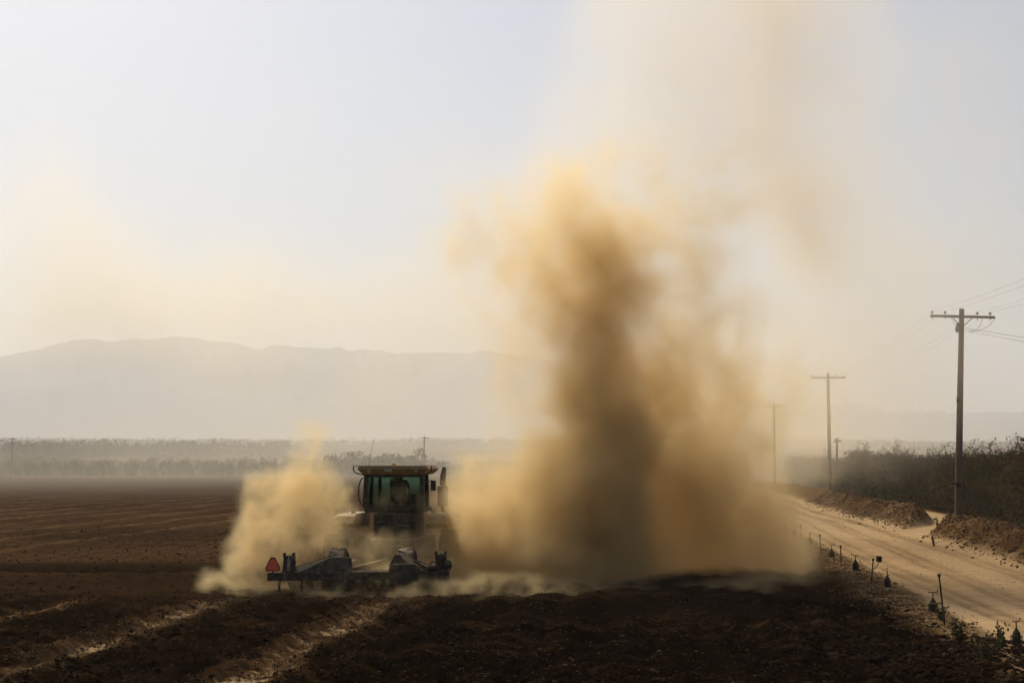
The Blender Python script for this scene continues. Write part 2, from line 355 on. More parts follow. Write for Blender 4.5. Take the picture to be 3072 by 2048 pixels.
def height(X, Y, fine=True):
    X = np.asarray(X, float); Y = np.asarray(Y, float)
    u = X - ROW * Y
    jit = (fbm(X * .35, Y * .35, 3, 3) - .5)
    far = 1 - sstep(140, 260, Y)
    z = (fbm(X * .05, Y * .05, 3, 1) - .5) * .16
    field = 1 - sstep(4.4, 5.6, u + jit * 1.0)
    near = 1 - sstep(34, 38, Y + jit * 3 + (fbm(X * .3, Y * .8, 2, 5) - .5) * 2)
    # tilth: lumpy soil, coarser close by where it is freshly turned
    lump = (fbm(X * 1.1, Y * 1.1, 3, 21, .6) - .5)
    rid = 1 - np.abs(fbm(X * 3.1, Y * 4.4, 4, 33, .75) * 2 - 1)
    z = z + field * far * (lump * (.07 + .10 * near) + (rid - .7) * (.02 + .17 * near))
    # passes of the implement run along the rows
    for (uc, wd, hh) in ((-10.7, .42, .07), (-6.6, .42, .08), (-14.6, .5, .05)):
        d = np.abs(u - uc + jit * .5)
        z = z + field * near * hh * (np.exp(-(d / wd) ** 2) * (.2 + 1.6 * (fbm(X * 3.3, Y * 3.3, 3, 55, .7) - .5)) + np.exp(-((d - wd * 1.5) / .22) ** 2) * 1.3)
    z = z + field * near * .13 * sstep(-5.7, -5.2, u + jit * .4)
    z = z + field * near * (.05 * np.sin((u + jit * .9) * 2 * math.pi / 1.05) + .03 * np.sin((u + 4 * jit) * 9))
    # ridged rows further out on the left
    rows = sstep(22.5, 24.5, -u) * sstep(47, 50, Y) * far
    z = z + rows * ((.05 + .10 * fbm(X * .2, Y * .06, 3, 61)) * np.cos((u + jit * .6) * math.pi / 3.55) ** 8 + .03 * np.cos((u + jit * .5) * 2 * math.pi / .89) * fbm(X * .5, Y * .2, 3, 63) + .08 * lump)
    z = z + field * far * (1 - near) * .02 * np.cos((u + jit) * 2 * math.pi / .8)
    # long shallow border furrow across the field
    fy = 46.4 + .012 * X + jit * .5
    z = z + field * sstep(-8, -9.5, X) * (-.22 * np.exp(-((Y - fy) / .5) ** 2) + .22 * np.exp(-((Y - fy - .8) / .5) ** 2))
    # verge with the valves, a low ridge
    verge = np.exp(-((u - 5.75 + jit * .5) / .7) ** 2)
    z = z + verge * far * (.10 + .10 * (fbm(X * 2, Y * 2, 4, 9, .6) - .5))
    z = z - .15 * np.exp(-((u - 4.3 + jit * .6) / .5) ** 2) * far
    # road: wheel ruts
    road = sstep(6.3, 7.0, u + jit * .4) * (1 - sstep(11.3, 12.0, u + jit * .5))
    ruts = 0
    for uc, a_ in ((7.35, .8), (7.9, .5), (8.9, .6), (9.3, .9), (10.5, .6), (10.9, .8)):
        ruts = ruts - a_ * np.exp(-((u - uc - .25 * np.sin(Y * .06 + uc) - jit * .3) / .13) ** 2)
    z = z + road * far * (.05 * ruts + .025 * (fbm(X * 1.2, Y * .8, 4, 41) - .5))
    # berm of pushed-up dirt with a gap for a turn-off
    vg = 71.5 + (u - 13) * 2.4
    gap = sstep(2.0, 4.4, np.abs(Y - vg) + jit * 2.5)
    crest = .98 + .40 * (fbm(Y * .16, Y * 0 + 3.3, 3, 71) - .5) + .25 * (fbm(X * .7, Y * .7, 4, 73, .55) - .5)
    cu = 13.7 + 1.0 * (fbm(Y * .09, Y * 0 + 8.1, 2, 77) - .5)
    prof = np.exp(-np.abs((u - cu) / np.where(u < cu, 1.15, 1.0)) ** 2.2)
    z = z + gap * crest * prof * far * (.95 + .5 * (fbm(X * 2.6, Y * 2.6, 4, 79, .65) - .5))
    z = z + prof * gap * far * .22 * (fbm(X * 1.6 + Y * 1.2, Y * .6, 4, 83, .6) - .5)
    # ground behind the berm
    z = z + sstep(14.5, 16, u) * far * (.12 + .12 * (fbm(X * .4, Y * .4, 3, 91) - .5))
    # valley floor climbs gently towards the hills
    z = z + np.maximum(0, Y - 350) * .0155 + (1 - far) * 6 * (fbm(X * .004, Y * .004, 3, 95) - .5) * sstep(350, 900, Y)
    return z

def sand_and_shade(X, Y):
    u = X - ROW * Y
    jit = (fbm(X * .35, Y * .35, 3, 3) - .5)
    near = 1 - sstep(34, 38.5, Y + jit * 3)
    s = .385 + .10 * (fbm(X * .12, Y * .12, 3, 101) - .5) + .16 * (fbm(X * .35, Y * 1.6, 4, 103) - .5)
    s = s - .13 * (1 - sstep(44.5, 46.5, Y + jit)) - .18 * near  # tilth darkened towards the camera: foreground shade painted into the soil colour
    s = s - .05 * sstep(60, 120, Y) * (1 - sstep(200, 260, Y))
    for uc, wd in ((-10.7, .5), (-6.6, .55), (-14.6, .35)):
        s = s + near * .52 * np.exp(-(np.abs(u - uc + jit * .7) / wd) ** 2) * np.clip(2.2 * fbm(X * 2.2, Y * 2.8, 4, 105, .7) - .1, .35, 1.3)
    s = s + near * .20 * sstep(.56, .70, fbm(X * .55, Y * 2.6, 4, 107, .55))
    s = s - near * .06 * sstep(-5.8, -5.2, u)
    rows = sstep(22.5, 24.5, -u) * sstep(47, 50, Y)
    rw = np.abs(((u + jit * .6) / 3.55 + .5) % 1 - .5) * 3.55
    s = s + rows * (.16 * np.exp(-(rw / .28) ** 2) - .02) * (.5 + fbm(X * .3, Y * .05, 3, 109))
    s = s + (1 - rows) * .04 * np.cos((u + jit) * 2 * math.pi / .8) * sstep(44, 50, Y)
    s = s - .2 * np.exp(-((Y - 46.4 - .012 * X - jit * .5) / .4) ** 2) * sstep(-8, -9.5, X)
    # verge, road, berm
    vergeb = sstep(4.9, 5.5, u + jit * .9)
    s = s + (.62 + .22 * (fbm(X * 1.1, Y * 1.1, 4, 111) - .5) - s) * vergeb
    roadm = sstep(6.2, 6.7, u + jit * .4)
    s = s + (.90 + .10 * (fbm(X * .5, Y * .12, 4, 113) - .5) - s) * roadm
    tr = 0
    for uc in (7.35, 7.9, 8.9, 9.3, 10.5, 10.9):
        tr = tr + np.exp(-((u - uc - .25 * np.sin(Y * .06 + uc) - jit * .3) / .16) ** 2)
    s = s - .13 * tr * roadm * (1 - sstep(11.3, 12, u)) * (.4 + fbm(X * .8, Y * .15, 3, 115))
    bm_ = sstep(11.7, 12.5, u + jit * .6) * (1 - sstep(14.3, 15.0, u + jit * .6))
    gap = sstep(2.0, 4.4, np.abs(Y - 71.5 - (u - 13) * 2.4))
    s = s - bm_ * gap * (.40 + .35 * (fbm(X * 1.3, Y * 1.3, 4, 117) - .5))
    s = s - .42 * sstep(17.2, 18.0, u + jit * 1.2)
    s = s + (.30 + .12 * (fbm(X * .01, Y * .03, 3, 119) - .5) - s) * sstep(190, 290, Y)
    # pale farm tracks and dry strips on the valley floor
    for yc, wd, x0, x1, k in ((304, 2.6, -108, -62, .5), (300, 2.0, -62, -20, .22), (790, 12, -175, -135, .5), (420, 3, -60, 40, .3)):
        s = s + k * np.exp(-((Y - yc) / wd) ** 2) * sstep(x0 - 4, x0 + 4, X) * (1 - sstep(x1 - 4, x1 + 4, X))
    return np.clip(s, 0.02, 1)

GX, GY = np.meshgrid(XS, YS, indexing='xy')
GZ = height(GX, GY); GS = sand_and_shade(GX, GY)
nx, ny = len(XS), len(YS)
V = np.stack([GX.ravel(), GY.ravel(), GZ.ravel()], 1)
ii, jj = np.meshgrid(np.arange(nx - 1), np.arange(ny - 1), indexing='xy')
a = (jj * nx + ii).ravel(); F = np.stack([a, a + 1, a + nx + 1, a + nx], 1)
fc = V[F].mean(1); fu = fc[:, 0] - ROW * fc[:, 1] + (fbm(fc[:, 0] * .35, fc[:, 1] * .35, 3, 3) - .5) * .5
zone = np.digitize(fu, [5.0, 6.4, 11.8, 15.2])
zone[(fc[:, 1] > 300) | (fc[:, 1] < -40)] = 0
def zone_obj(name, ks):
    sel = F[np.isin(zone, ks)]; used = np.unique(sel); mp_ = -np.ones(len(V), np.int64); mp_[used] = np.arange(len(used))
    me = arr_mesh(name, V[used], mp_[sel], M['earth'], smooth=True)
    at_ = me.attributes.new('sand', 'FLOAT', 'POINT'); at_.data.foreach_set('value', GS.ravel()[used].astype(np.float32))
    o = link(bpy.data.objects.new(name, me)); o['kind'] = 'structure'; return o
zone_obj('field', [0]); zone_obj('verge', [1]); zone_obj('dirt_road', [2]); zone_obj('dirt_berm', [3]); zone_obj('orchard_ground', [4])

def gz(x, y): return float(height(np.array([x]), np.array([y]))[0])

# ------------------------------------------------------------------ hills
def hills(name, prof, r0, rc, r1, seed):
    az = np.radians(np.linspace(prof[0][0], prof[-1][0], 420)); rr = np.linspace(0, 1, 46)
    el = np.interp(np.degrees(az), [p[0] for p in prof], [p[1] for p in prof])
    A, T = np.meshgrid(az, rr, indexing='xy'); E = np.broadcast_to(el, A.shape)
    rad = r0 + (r1 - r0) * T; tc_ = (rc - r0) / (r1 - r0)
    sh = np.where(T < tc_, sstep(0, 1, T / tc_) ** .8, 1 - sstep(0, 1, (T - tc_) / (1 - tc_)))
    X = rad * np.sin(A); Y = rad * np.cos(A)
    rg = 1 - np.abs(fbm(X * .0027, Y * .0027, 6, seed, .55) * 2 - 1)
    small = (fbm(X * .008, Y * .008, 5, seed + 5, .6) - .5)
    H = rc * np.tan(np.radians(E)) + 3.5
    Z = np.maximum(H, 0) * sh * (.62 + .38 * np.where(np.abs(T - tc_) < .03, 1, rg)) + small * 60 * sh - 3
    k = len(az); a_ = (np.arange(len(rr) - 1)[:, None] * k + np.arange(k - 1)[None]).ravel()
    me = arr_mesh(name, np.stack([X.ravel(), Y.ravel(), Z.ravel()], 1), np.stack([a_, a_ + 1, a_ + k + 1, a_ + k], 1), M['rock'], True)
    o = link(bpy.data.objects.new(name, me)); o['kind'] = 'structure'; return o
hills('hills', HILLS_A, 5000, 7000, 8600, 201)
hills('hills', HILLS_B, 5600, 7400, 8900, 301)

# ------------------------------------------------------------------ haze: one closed box of even, pale air
m = bpy.data.materials.new('haze'); m.use_nodes = True; t = m.node_tree; t.nodes.clear()
pv = t.nodes.new('ShaderNodeVolumePrincipled'); mo = t.nodes.new('ShaderNodeOutputMaterial'); t.links.new(pv.outputs[0], mo.inputs['Volume'])
pv.inputs['Color'].default_value = (.90, .90, .905, 1); pv.inputs['Density'].default_value = HAZE_D; pv.inputs['Anisotropy'].default_value = .25
ZT = 780.0; mb = MB().box((0, 3750, (ZT - 20) / 2), (19000, 11900, ZT + 20))
hz = mb.build('haze', m); tag(hz, 'pale dusty haze filling the whole valley air', 'haze', kind='stuff'); hz.display_type = 'WIRE'

# ------------------------------------------------------------------ dust clouds (fog grids made from fields of puffs and noise)
class Fld:
    """tiny expression builder for geometry-node fields"""
    def __init__(s, tree): s.t = tree
    def math(s, op, a, b_=0.0, c=0.0):
        n = s.t.nodes.new('ShaderNodeMath'); n.operation = op
        for k, v_ in enumerate((a, b_, c)):
            if isinstance(v_, (int, float)): n.inputs[k].default_value = v_
            else: s.t.links.new(v_, n.inputs[k])
        return n.outputs[0]
    def vec(s, op, a, b_=(0, 0, 0), c=None):
        n = s.t.nodes.new('ShaderNodeVectorMath'); n.operation = op
        for k, v_ in enumerate((a, b_) if c is None else (a, b_, c)):
            if isinstance(v_, tuple): n.inputs[k].default_value = v_
            else: s.t.links.new(v_, n.inputs[k])
        return n.outputs['Value'] if op in ('DOT_PRODUCT', 'LENGTH') else n.outputs['Vector']
    def noise(s, p, scale, detail, rough=.55, color=False, dist=0.0):
        n = s.t.nodes.new('ShaderNodeTexNoise'); s.t.links.new(p, n.inputs['Vector'])
        n.inputs['Scale'].default_value = scale; n.inputs['Detail'].default_value = detail; n.inputs['Roughness'].default_value = rough; n.inputs['Distortion'].default_value = dist
        return n.outputs['Color' if color else 'Fac']

def dust_material(name, col, aniso):
    m = bpy.data.materials.new(name); m.use_nodes = True; t = m.node_tree; t.nodes.clear()
    pv = t.nodes.new('ShaderNodeVolumePrincipled'); mo = t.nodes.new('ShaderNodeOutputMaterial'); t.links.new(pv.outputs[0], mo.inputs['Volume'])
    pv.inputs['Color'].default_value = (*col, 1); pv.inputs['Density'].default_value = 1.0; pv.inputs['Density Attribute'].default_value = 'density'
    pv.inputs['Anisotropy'].default_value = aniso; return m
M['dust'] = dust_material('dust', DUST_COL, .45)
M['finedust'] = dust_material('fine_dust', (.955, .865, .70), .45)
M['browndust'] = dust_material('brown_dust', (.89, .76, .56), .4)

def dust_cloud(name, label, lo, hi, vox, puffs, warp=((.5, .9), (1.6, .35)), nscale=1.1, detail=5, nstretch=(1, 1, 1), erode=.5, contrast=2.6, floor=.25, thr=.004, mat='dust', big=0.0):
    tree = bpy.data.node_groups.new(name + '_field', 'GeometryNodeTree')
    tree.interface.new_socket('Geometry', in_out='INPUT', socket_type='NodeSocketGeometry')
    tree.interface.new_socket('Geometry', in_out='OUTPUT', socket_type='NodeSocketGeometry')
    gout = tree.nodes.new('NodeGroupOutput'); f = Fld(tree)
    pos = tree.nodes.new('GeometryNodeInputPosition').outputs[0]; p = pos
    for sc_, am in warp:
        nv = f.noise(pos, sc_, 2, .5, True)
        p = f.vec('ADD', p, f.vec('MULTIPLY', f.vec('SUBTRACT', nv, (.5, .5, .5)), (am * 2, am * 2, am * 2)))
    acc = 0.0
    for (cx, cy_, cz, rx, ry, rz, wt) in puffs:
        d = f.vec('MULTIPLY', f.vec('SUBTRACT', p, (cx, cy_, cz)), (1 / rx, 1 / ry, 1 / rz))
        s_ = f.math('MAXIMUM', f.math('SUBTRACT', 1.0, f.vec('DOT_PRODUCT', d, d)), 0.0)
        acc = f.math('MULTIPLY_ADD', f.math('MULTIPLY', s_, s_), wt, acc)
    n = f.noise(f.vec('MULTIPLY', p, nstretch), nscale, detail, .63)
    k = f.math('MULTIPLY_ADD', f.math('SUBTRACT', n, .5), contrast, .5)            # sharpen the noise
    k.node.use_clamp = True
    body = f.math('MULTIPLY', acc, f.math('MULTIPLY_ADD', k, 1.6 - floor, floor))
    if big:                                  # large slow swirls: thick and thin places
        k2 = f.math('MULTIPLY_ADD', f.math('SUBTRACT', f.noise(f.vec('ADD', p, (31.7, 8.3, 5.1)), nscale * .45, 2, .5, dist=.6), .5), 3.6, .5); k2.node.use_clamp = True
        body = f.math('MULTIPLY', body, f.math('MULTIPLY_ADD', k2, big * 1.3, 1 - big * .75))
    dens = f.math('MAXIMUM', f.math('SUBTRACT', body, f.math('MULTIPLY', f.math('SUBTRACT', 1.0, k), erode)), 0.0)
    dens = f.math('MULTIPLY', dens, f.math('GREATER_THAN', dens, thr))
    vc = tree.nodes.new('GeometryNodeVolumeCube')
    tree.links.new(dens, vc.inputs['Density']); vc.inputs['Min'].default_value = lo; vc.inputs['Max'].default_value = hi
    for k_, ax in enumerate('XYZ'): vc.inputs['Resolution ' + ax].default_value = max(4, int((hi[k_] - lo[k_]) / vox))
    sm = tree.nodes.new('GeometryNodeSetMaterial'); sm.inputs['Material'].default_value = M[mat]
    tree.links.new(vc.outputs[0], sm.inputs[0]); tree.links.new(sm.outputs[0], gout.inputs[0])
    c = [(lo[q] + hi[q]) / 2 for q in range(3)]
    o = MB().box(c, [hi[q] - lo[q] for q in range(3)]).build(name, M['dust'])
    md = o.modifiers.new('fog', 'NODES'); md.node_group = tree
    return tag(o, label, 'dust', 'dust raised by the tractor', 'stuff')

for (lab, lo, hi, vox, puffs, kw) in DUST:
    dust_cloud('dust_cloud', lab, lo, hi, vox, puffs, **kw)

# ================================================================== tractor
def rotm(axis_, deg, at_=(0, 0, 0)):
    return Matrix.Translation(at_) @ Matrix.Rotation(R(deg), 4, axis_)

TX, TY = -3.42, 43.0
tr = empty('tractor', (TX, TY, gz(TX, TY)), rz=R(-6.1))
tag(tr, 'dusty yellow tracked tractor with wide cab roof pulling the tillage implement', 'tractor')
# rubber tracks: belt, lugs, drive wheel, idler, rollers
def track_path(n=64):
    """side outline (y, z) of the belt round a big rear driver and a front idler"""
    (y0, z0, r0), (y1, z1, r1) = (-.55, .74, .70), (2.75, .52, .48)
    pts = []
    for k in range(22): an = R(90 + 180 * k / 21 * 1.08); pts.append((y0 + r0 * math.cos(an), z0 + r0 * math.sin(an)))
    pts += [(.1, .045), (1.0, .04), (1.9, .04)]
    for k in range(20): an = R(-90 + 180 * k / 19); pts.append((y1 + r1 * math.cos(an), z1 + r1 * math.sin(an)))
    return pts
tp = track_path()
for sx in (-1, 1):
    xc = sx * 1.70; mb = MB()
    inner = []
    c0 = (1.1, .6)
    n = len(tp)
    vs_ = []; fs_ = []
    for (y, z) in tp:
        dy, dz = c0[0] - y, c0[1] - z; L = math.hypot(dy, dz)
        yi, zi = y + dy / L * .06, z + dz / L * .06
        vs_ += [(xc - .285, y, z), (xc + .285, y, z), (xc + .285, yi, zi), (xc - .285, yi, zi)]
    for k in range(n):
        a_, b_ = k * 4, ((k + 1) % n) * 4
        for q in range(4): fs_.append((a_ + q, a_ + (q + 1) % 4, b_ + (q + 1) % 4, b_ + q))
    belt = mb.add(vs_, fs_).build('track_belt', M['rubber'], tr, True)
    seg = [0]
    for k in range(n): seg.append(seg[-1] + math.dist(tp[k], tp[(k + 1) % n]))
    tot = seg[-1]; mbl = MB()
    for q in range(46):
        d = tot * q / 46; k = max(i for i in range(n) if seg[i] <= d); a_, b_ = tp[k], tp[(k + 1) % n]
        f_ = (d - seg[k]) / max(1e-6, seg[k + 1] - seg[k]); y = a_[0] + (b_[0] - a_[0]) * f_; z = a_[1] + (b_[1] - a_[1]) * f_
        an = math.atan2(b_[1] - a_[1], b_[0] - a_[0])
        mbl.box((0, 0, 0), (.56, .055, .07), Matrix.Translation((xc, y, max(z, .05))) @ Matrix.Rotation(an, 4, 'X'), .01)
    mbl.build('tread_lugs', M['rubber'], belt)
    My = Matrix.Rotation(R(90), 4, 'Y')
    for (yy, zz, rr_, nm) in ((-.55, .74, .62, 'drive_wheel'), (2.75, .52, .40, 'idler_wheel'), (.55, .24, .17, 'roller'), (1.1, .24, .17, 'roller'), (1.65, .24, .17, 'roller')):
        MB().lathe([(rr_ * .25, -.24), (rr_ * .35, -.2), (rr_ * .8, -.17), (rr_, -.2), (rr_, .2), (rr_ * .8, .17), (rr_ * .35, .2), (rr_ * .25, .24)], 24, Matrix.Translation((xc, yy, zz)) @ My).build(nm, M['black'], tr, True)
MB().box((0, 1.1, .85), (1.3, 4.0, .7), ch=.06).box((0, -.95, .75), (.7, .5, .5), ch=.04).build('chassis', M['black'], tr)
MB().tube([(-1.5, -.55, .74), (1.5, -.55, .74)], .14, 12).build('axle', M['black'], tr)
MB().tube([(-1.5, 2.75, .52), (1.5, 2.75, .52)], .1, 12).build('axle', M['black'], tr)
MB().box((0, .2, 1.58), (1.25, 1.7, .78), ch=.08).box((-.35, -.72, 1.45), (.3, .16, .5), ch=.03).box((.3, -.72, 1.4), (.42, .2, .4), ch=.04).build('rear_housing', M['black'], tr)
# rear fenders / tanks over the tracks
for sx in (-1, 1):
    prof = [(-1.30, 1.52), (-1.34, 1.66), (-1.24, 1.72), (-1.15, 1.86), (-.95, 1.92), (.9, 1.92), (1.05, 1.86), (1.1, 1.6), (1.05, 1.5)]
    vs0 = [(sx * 1.08, y, z) for y, z in prof]; vs1 = [(sx * 1.60, y, z) for y, z in prof]; vs2 = [(sx * 1.70, y * .97, z - .06 if z > 1.6 else z) for y, z in prof]
    mb = MB().hull(vs0, vs1); mb.hull(vs1, vs2); mb.build('fender', M['yellow'], tr)
    MB().box((sx * 1.36, -1.305, 1.66), (.4, .03, .05), ch=.01).build('fender_seam', M['black'], tr)
# hood and grille ahead of the cab
MB().hull([(-.55, 1.0, 1.2), (.55, 1.0, 1.2), (.58, 1.0, 1.95), (.45, 1.0, 2.12), (-.45, 1.0, 2.12), (-.58, 1.0, 1.95)],
          [(-.46, 3.5, 1.1), (.46, 3.5, 1.1), (.48, 3.5, 1.72), (.38, 3.5, 1.86), (-.38, 3.5, 1.86), (-.48, 3.5, 1.72)]).build('hood', M['yellow'], tr)
MB().box((0, 3.53, 1.45), (.8, .06, .6), ch=.02).build('grille', M['black'], tr)
# cab
cab = MB().box((0, .05, 2.03), (1.80, 1.55, .14), ch=.03).box((0, -.70, 2.12), (1.76, .05, .1)).build('cab', M['black'], tr)
corners = {'rl': (-.86, -.70), 'rr': (.86, -.70), 'fl': (-.74, .80), 'fr': (.74, .80), 'ml': (-.87, .18), 'mr': (.87, .18)}
for k_, (x, y) in corners.items():
    wd = .13 if k_[0] == 'r' else .085
    s_ = -1 if x < 0 else 1
    MB().hull([(x - wd / 2, y - .05, 2.1), (x + wd / 2, y - .05, 2.1), (x + wd / 2, y + .05, 2.1), (x - wd / 2, y + .05, 2.1)],
              [(x - s_ * .03 - wd / 2, y - .05, 3.07), (x - s_ * .03 + wd / 2, y - .05, 3.07), (x - s_ * .03 + wd / 2, y + .05, 3.07), (x - s_ * .03 - wd / 2, y + .05, 3.07)]).build('cab_pillar', M['black'], cab)
MB().box((0, -.70, 3.035), (1.64, .06, .09)).build('window_header', M['black'], cab)
MB().box((0, .80, 3.035), (1.4, .06, .09)).build('window_header', M['black'], cab)
def pane(name, a_, b_, z0, z1, dx=.0):
    (x0, y0), (x1, y1) = a_, b_
    nv = Vector((y1 - y0, x0 - x1, 0)).normalized() * .004
    p0 = [(x0, y0, z0), (x1, y1, z0), (x1 - dx, y1, z1), (x0 + dx, y0, z1)]
    MB().hull([Vector(p) - nv for p in p0], [Vector(p) + nv for p in p0]).build(name, M['glass'], cab)
pane('rear_window', (-.795, -.70), (.795, -.70), 2.17, 2.99, .03)
pane('windshield', (-.69, .80), (.69, .80), 2.1, 2.99, .03)
for s_ in (-1, 1):
    pane('side_window', (s_ * .865, -.645), (s_ * .875, .13), 2.1, 3.0); pane('side_window', (s_ * .865, .23), (s_ * .745, .745), 2.1, 3.0)
MB().box((-.40, -.655, 2.6), (.022, .02, .86)).tube([(-.39, -.74, 2.30), (-.05, -.745, 2.96)], .008, 6).build('wiper', M['black'], cab)
# seat, console
MB().box((.05, -.05, 2.30), (.52, .50, .14), ch=.05).box((.05, -.30, 2.60), (.50, .13, .62), rotm('X', 0), .05).box((.05, -.31, 2.97), (.28, .1, .14), ch=.03).build('seat', M['seat'], cab)
MB().box((.48, .0, 2.35), (.2, .5, .3), ch=.03).tube([(.05, .62, 2.1), (.05, .5, 2.52)], .05).tube([(.05 + .19 * math.cos(R(a_)), .48 + .05 * math.sin(R(a_)), 2.55 + .17 * math.sin(R(a_))) for a_ in range(0, 361, 20)], .016, 6, False).build('steering_column', M['black'], cab)
# roof: shallow tray wider at the top, tube guard at each side
rf = MB().hull([(-.90, -.85, 3.07), (.90, -.85, 3.07), (.90, .98, 3.07), (-.90, .98, 3.07)], [(-1.06, -.98, 3.24), (1.06, -.98, 3.24), (1.06, 1.1, 3.24), (-1.06, 1.1, 3.24)])
rf.hull([(-1.06, -.98, 3.24), (1.06, -.98, 3.24), (1.06, 1.1, 3.24), (-1.06, 1.1, 3.24)], [(-.98, -.9, 3.335), (.98, -.9, 3.335), (.98, 1.0, 3.335), (-.98, 1.0, 3.335)])
roof = rf.build('roof', M['yellow'], tr)
MB().box((0, -.965, 3.325), (2.36, .05, .03), ch=.008).build('roof_lip', M['cream'], roof)
for s_ in (-1, 1):
    MB().tube([(s_ * 1.16, -.965, 3.32), (s_ * 1.17, -.965, 3.28), (s_ * 1.155, -.965, 3.17), (s_ * 1.10, -.965, 3.115), (s_ * .86, -.90, 3.055)], .019, 8).build('roof_guard', M['black'], roof, True)
MB().lathe([(.065, 0), (.065, .03), (.05, .06), (.02, .07)], 12, Matrix.Translation((-.03, -.6, 3.335))).build('beacon', M['amber'], roof, True)
MB().box((-.13, -.945, 3.20), (.21, .06, .09), ch=.01).build('number_plate', M['cream'], roof)
for x in (-.70, .70):
    MB().lathe([(.06, 0), (.065, .05), (.05, .07)], 14, Matrix.Translation((x, -.90, 3.17)) @ Matrix.Rotation(R(90), 4, 'X')).build('work_light', M['alu'], roof, True)
MB().tube([(-.80, -.55, 3.33), (-.72, -.55, 3.75), (-.63, -.55, 4.17)], [.006, .005, .003], 6).build('antenna', M['black'], tr)
# grab rails, step rail, exhaust, mirror
MB().tube([(-.93, -.70, 2.98), (-1.00, -.72, 2.90), (-1.055, -.72, 2.72), (-1.055, -.72, 2.42), (-1.0, -.72, 2.22), (-.93, -.70, 2.16)], .021, 8).build('grab_rail', M['black'], tr, True)
MB().tube([(-1.38, -.75, 1.9), (-1.38, -.75, 2.22), (-1.20, -.75, 2.04), (-1.17, -.75, 1.9)], .014, 8).box((-1.2, -.75, 1.96), (.11, .1, .1)).build('step_rail', M['black'], tr)
MB().tube([(1.20, .95, 1.5), (1.20, .95, 2.1)], .05, 12).tube([(1.20, .95, 2.08), (1.20, .95, 2.12), (1.20, .95, 2.70), (1.20, .95, 2.74)], [.1, .165, .165, .1], 16).build('muffler', M['black'], tr, True)
MB().tube([(1.20, .95, 2.74), (1.21, .95, 3.0), (1.25, .95, 3.28)], [.095, .09, .06], 14).build('exhaust_pipe', M['iron'], tr, True)
MB().tube([(.93, -.68, 2.85), (1.12, -.60, 2.9)], .014, 6).box((1.16, -.60, 2.75), (.16, .04, .3), ch=.015).build('mirror', M['black'], tr)

# ------------------------------------------------------------------ operator
def person(name, loc, rz, verts, edges, rad, mat):
    me = bpy.data.meshes.new(name); me.from_pydata(verts, edges, []); o = bpy.data.objects.new(name, me); link(o)
    o.location = loc; o.rotation_euler = (0, 0, rz)
    md = o.modifiers.new('skin', 'SKIN'); sv = me.skin_vertices[0].data
    for k, r_ in enumerate(rad): sv[k].radius = r_ if isinstance(r_, tuple) else (r_, r_)
    sv[0].use_root = True
    o.modifiers.new('sub', 'SUBSURF').levels = 2; o.modifiers['sub'].render_levels = 2
    me.materials.append(mat)
    dg = bpy.context.evaluated_depsgraph_get(); ev = bpy.data.meshes.new_from_object(o.evaluated_get(dg))
    o.modifiers.clear(); o.data = ev; ev.polygons.foreach_set('use_smooth', np.ones(len(ev.polygons), bool)); return o
pvx = [(0, 0, .10), (0, 0, .28), (0, .0, .46), (0, .02, .58), (0, .04, .66), (0, .05, .75), (0, .06, .82),
       (-.19, .02, .54), (-.26, .14, .34), (-.15, .40, .38), (-.13, .47, .39), (.19, .02, .54), (.26, .14, .34), (.15, .40, .38), (.13, .47, .39),
       (-.11, .1, .08), (-.15, .46, .10), (-.15, .52, -.20), (-.15, .62, -.22), (.11, .1, .08), (.15, .46, .10), (.15, .52, -.20), (.15, .62, -.22)]
pe = [(0, 1), (1, 2), (2, 3), (3, 4), (4, 5), (5, 6), (2, 7), (7, 8), (8, 9), (9, 10), (2, 11), (11, 12), (12, 13), (13, 14), (0, 15), (15, 16), (16, 17), (17, 18), (0, 19), (19, 20), (20, 21), (21, 22)]
pr = [(.16, .13), (.15, .12), (.17, .12), .07, .065, .10, .085, .075, .05, .04, .04, .075, .05, .04, .04, .09, .07, .05, .04, .09, .07, .05, .04]
Mt = Matrix.Translation(tr.location) @ Matrix.Rotation(tr.rotation_euler.z, 4, 'Z')
op = person('person', Mt @ Vector((.05, -.03, 2.31)), tr.rotation_euler.z, pvx, pe, pr, M['cloth'])
tag(op, 'tractor operator in dark work shirt and cap seated in the cab', 'person')
MB().lathe([(.112, .78), (.118, .82), (.105, .88), (.06, .91), (.01, .915)], 18, Matrix.Translation((0, .06, 0))).box((0, .20, .80), (.16, .13, .015), ch=.004).build('cap', M['iron'], op, True)

# ================================================================== tillage implement
IX, IY = -4.06, 38.0
im = empty('tillage_implement', (IX, IY, gz(IX, IY) * .5), rz=R(-4), ry=R(-.9))
tag(im, 'long dark steel tillage implement with an orange triangle sign, dragged behind the tractor', 'implement')
bm_ = MB().box((0, 0, .455), (4.84, .2, .215), ch=.012).build('toolbar', M['iron'], im)
MB().box((0, .9, .455), (4.5, .15, .15), ch=.01).build('front_toolbar', M['iron'], im)
for x in (-1.5, -.1, 1.9):
    MB().box((x, .45, .46), (.12, .72, .12), ch=.01).build('frame_member', M['iron'], im)
# drawbar to the tractor hitch
MB().hull([(-.75, .95, .38), (-.62, .95, .38), (-.62, .95, .52), (-.75, .95, .52)], [(.20, 3.95, .52), (.33, 3.95, .52), (.33, 3.95, .66), (.20, 3.95, .66)]) \
    .hull([(1.05, .95, .38), (1.18, .95, .38), (1.18, .95, .52), (1.05, .95, .52)], [(.40, 3.95, .52), (.52, 3.95, .52), (.52, 3.95, .66), (.40, 3.95, .66)]) \
    .box((.36, 4.05, .59), (.5, .25, .1)).build('drawbar', M['iron'], im)
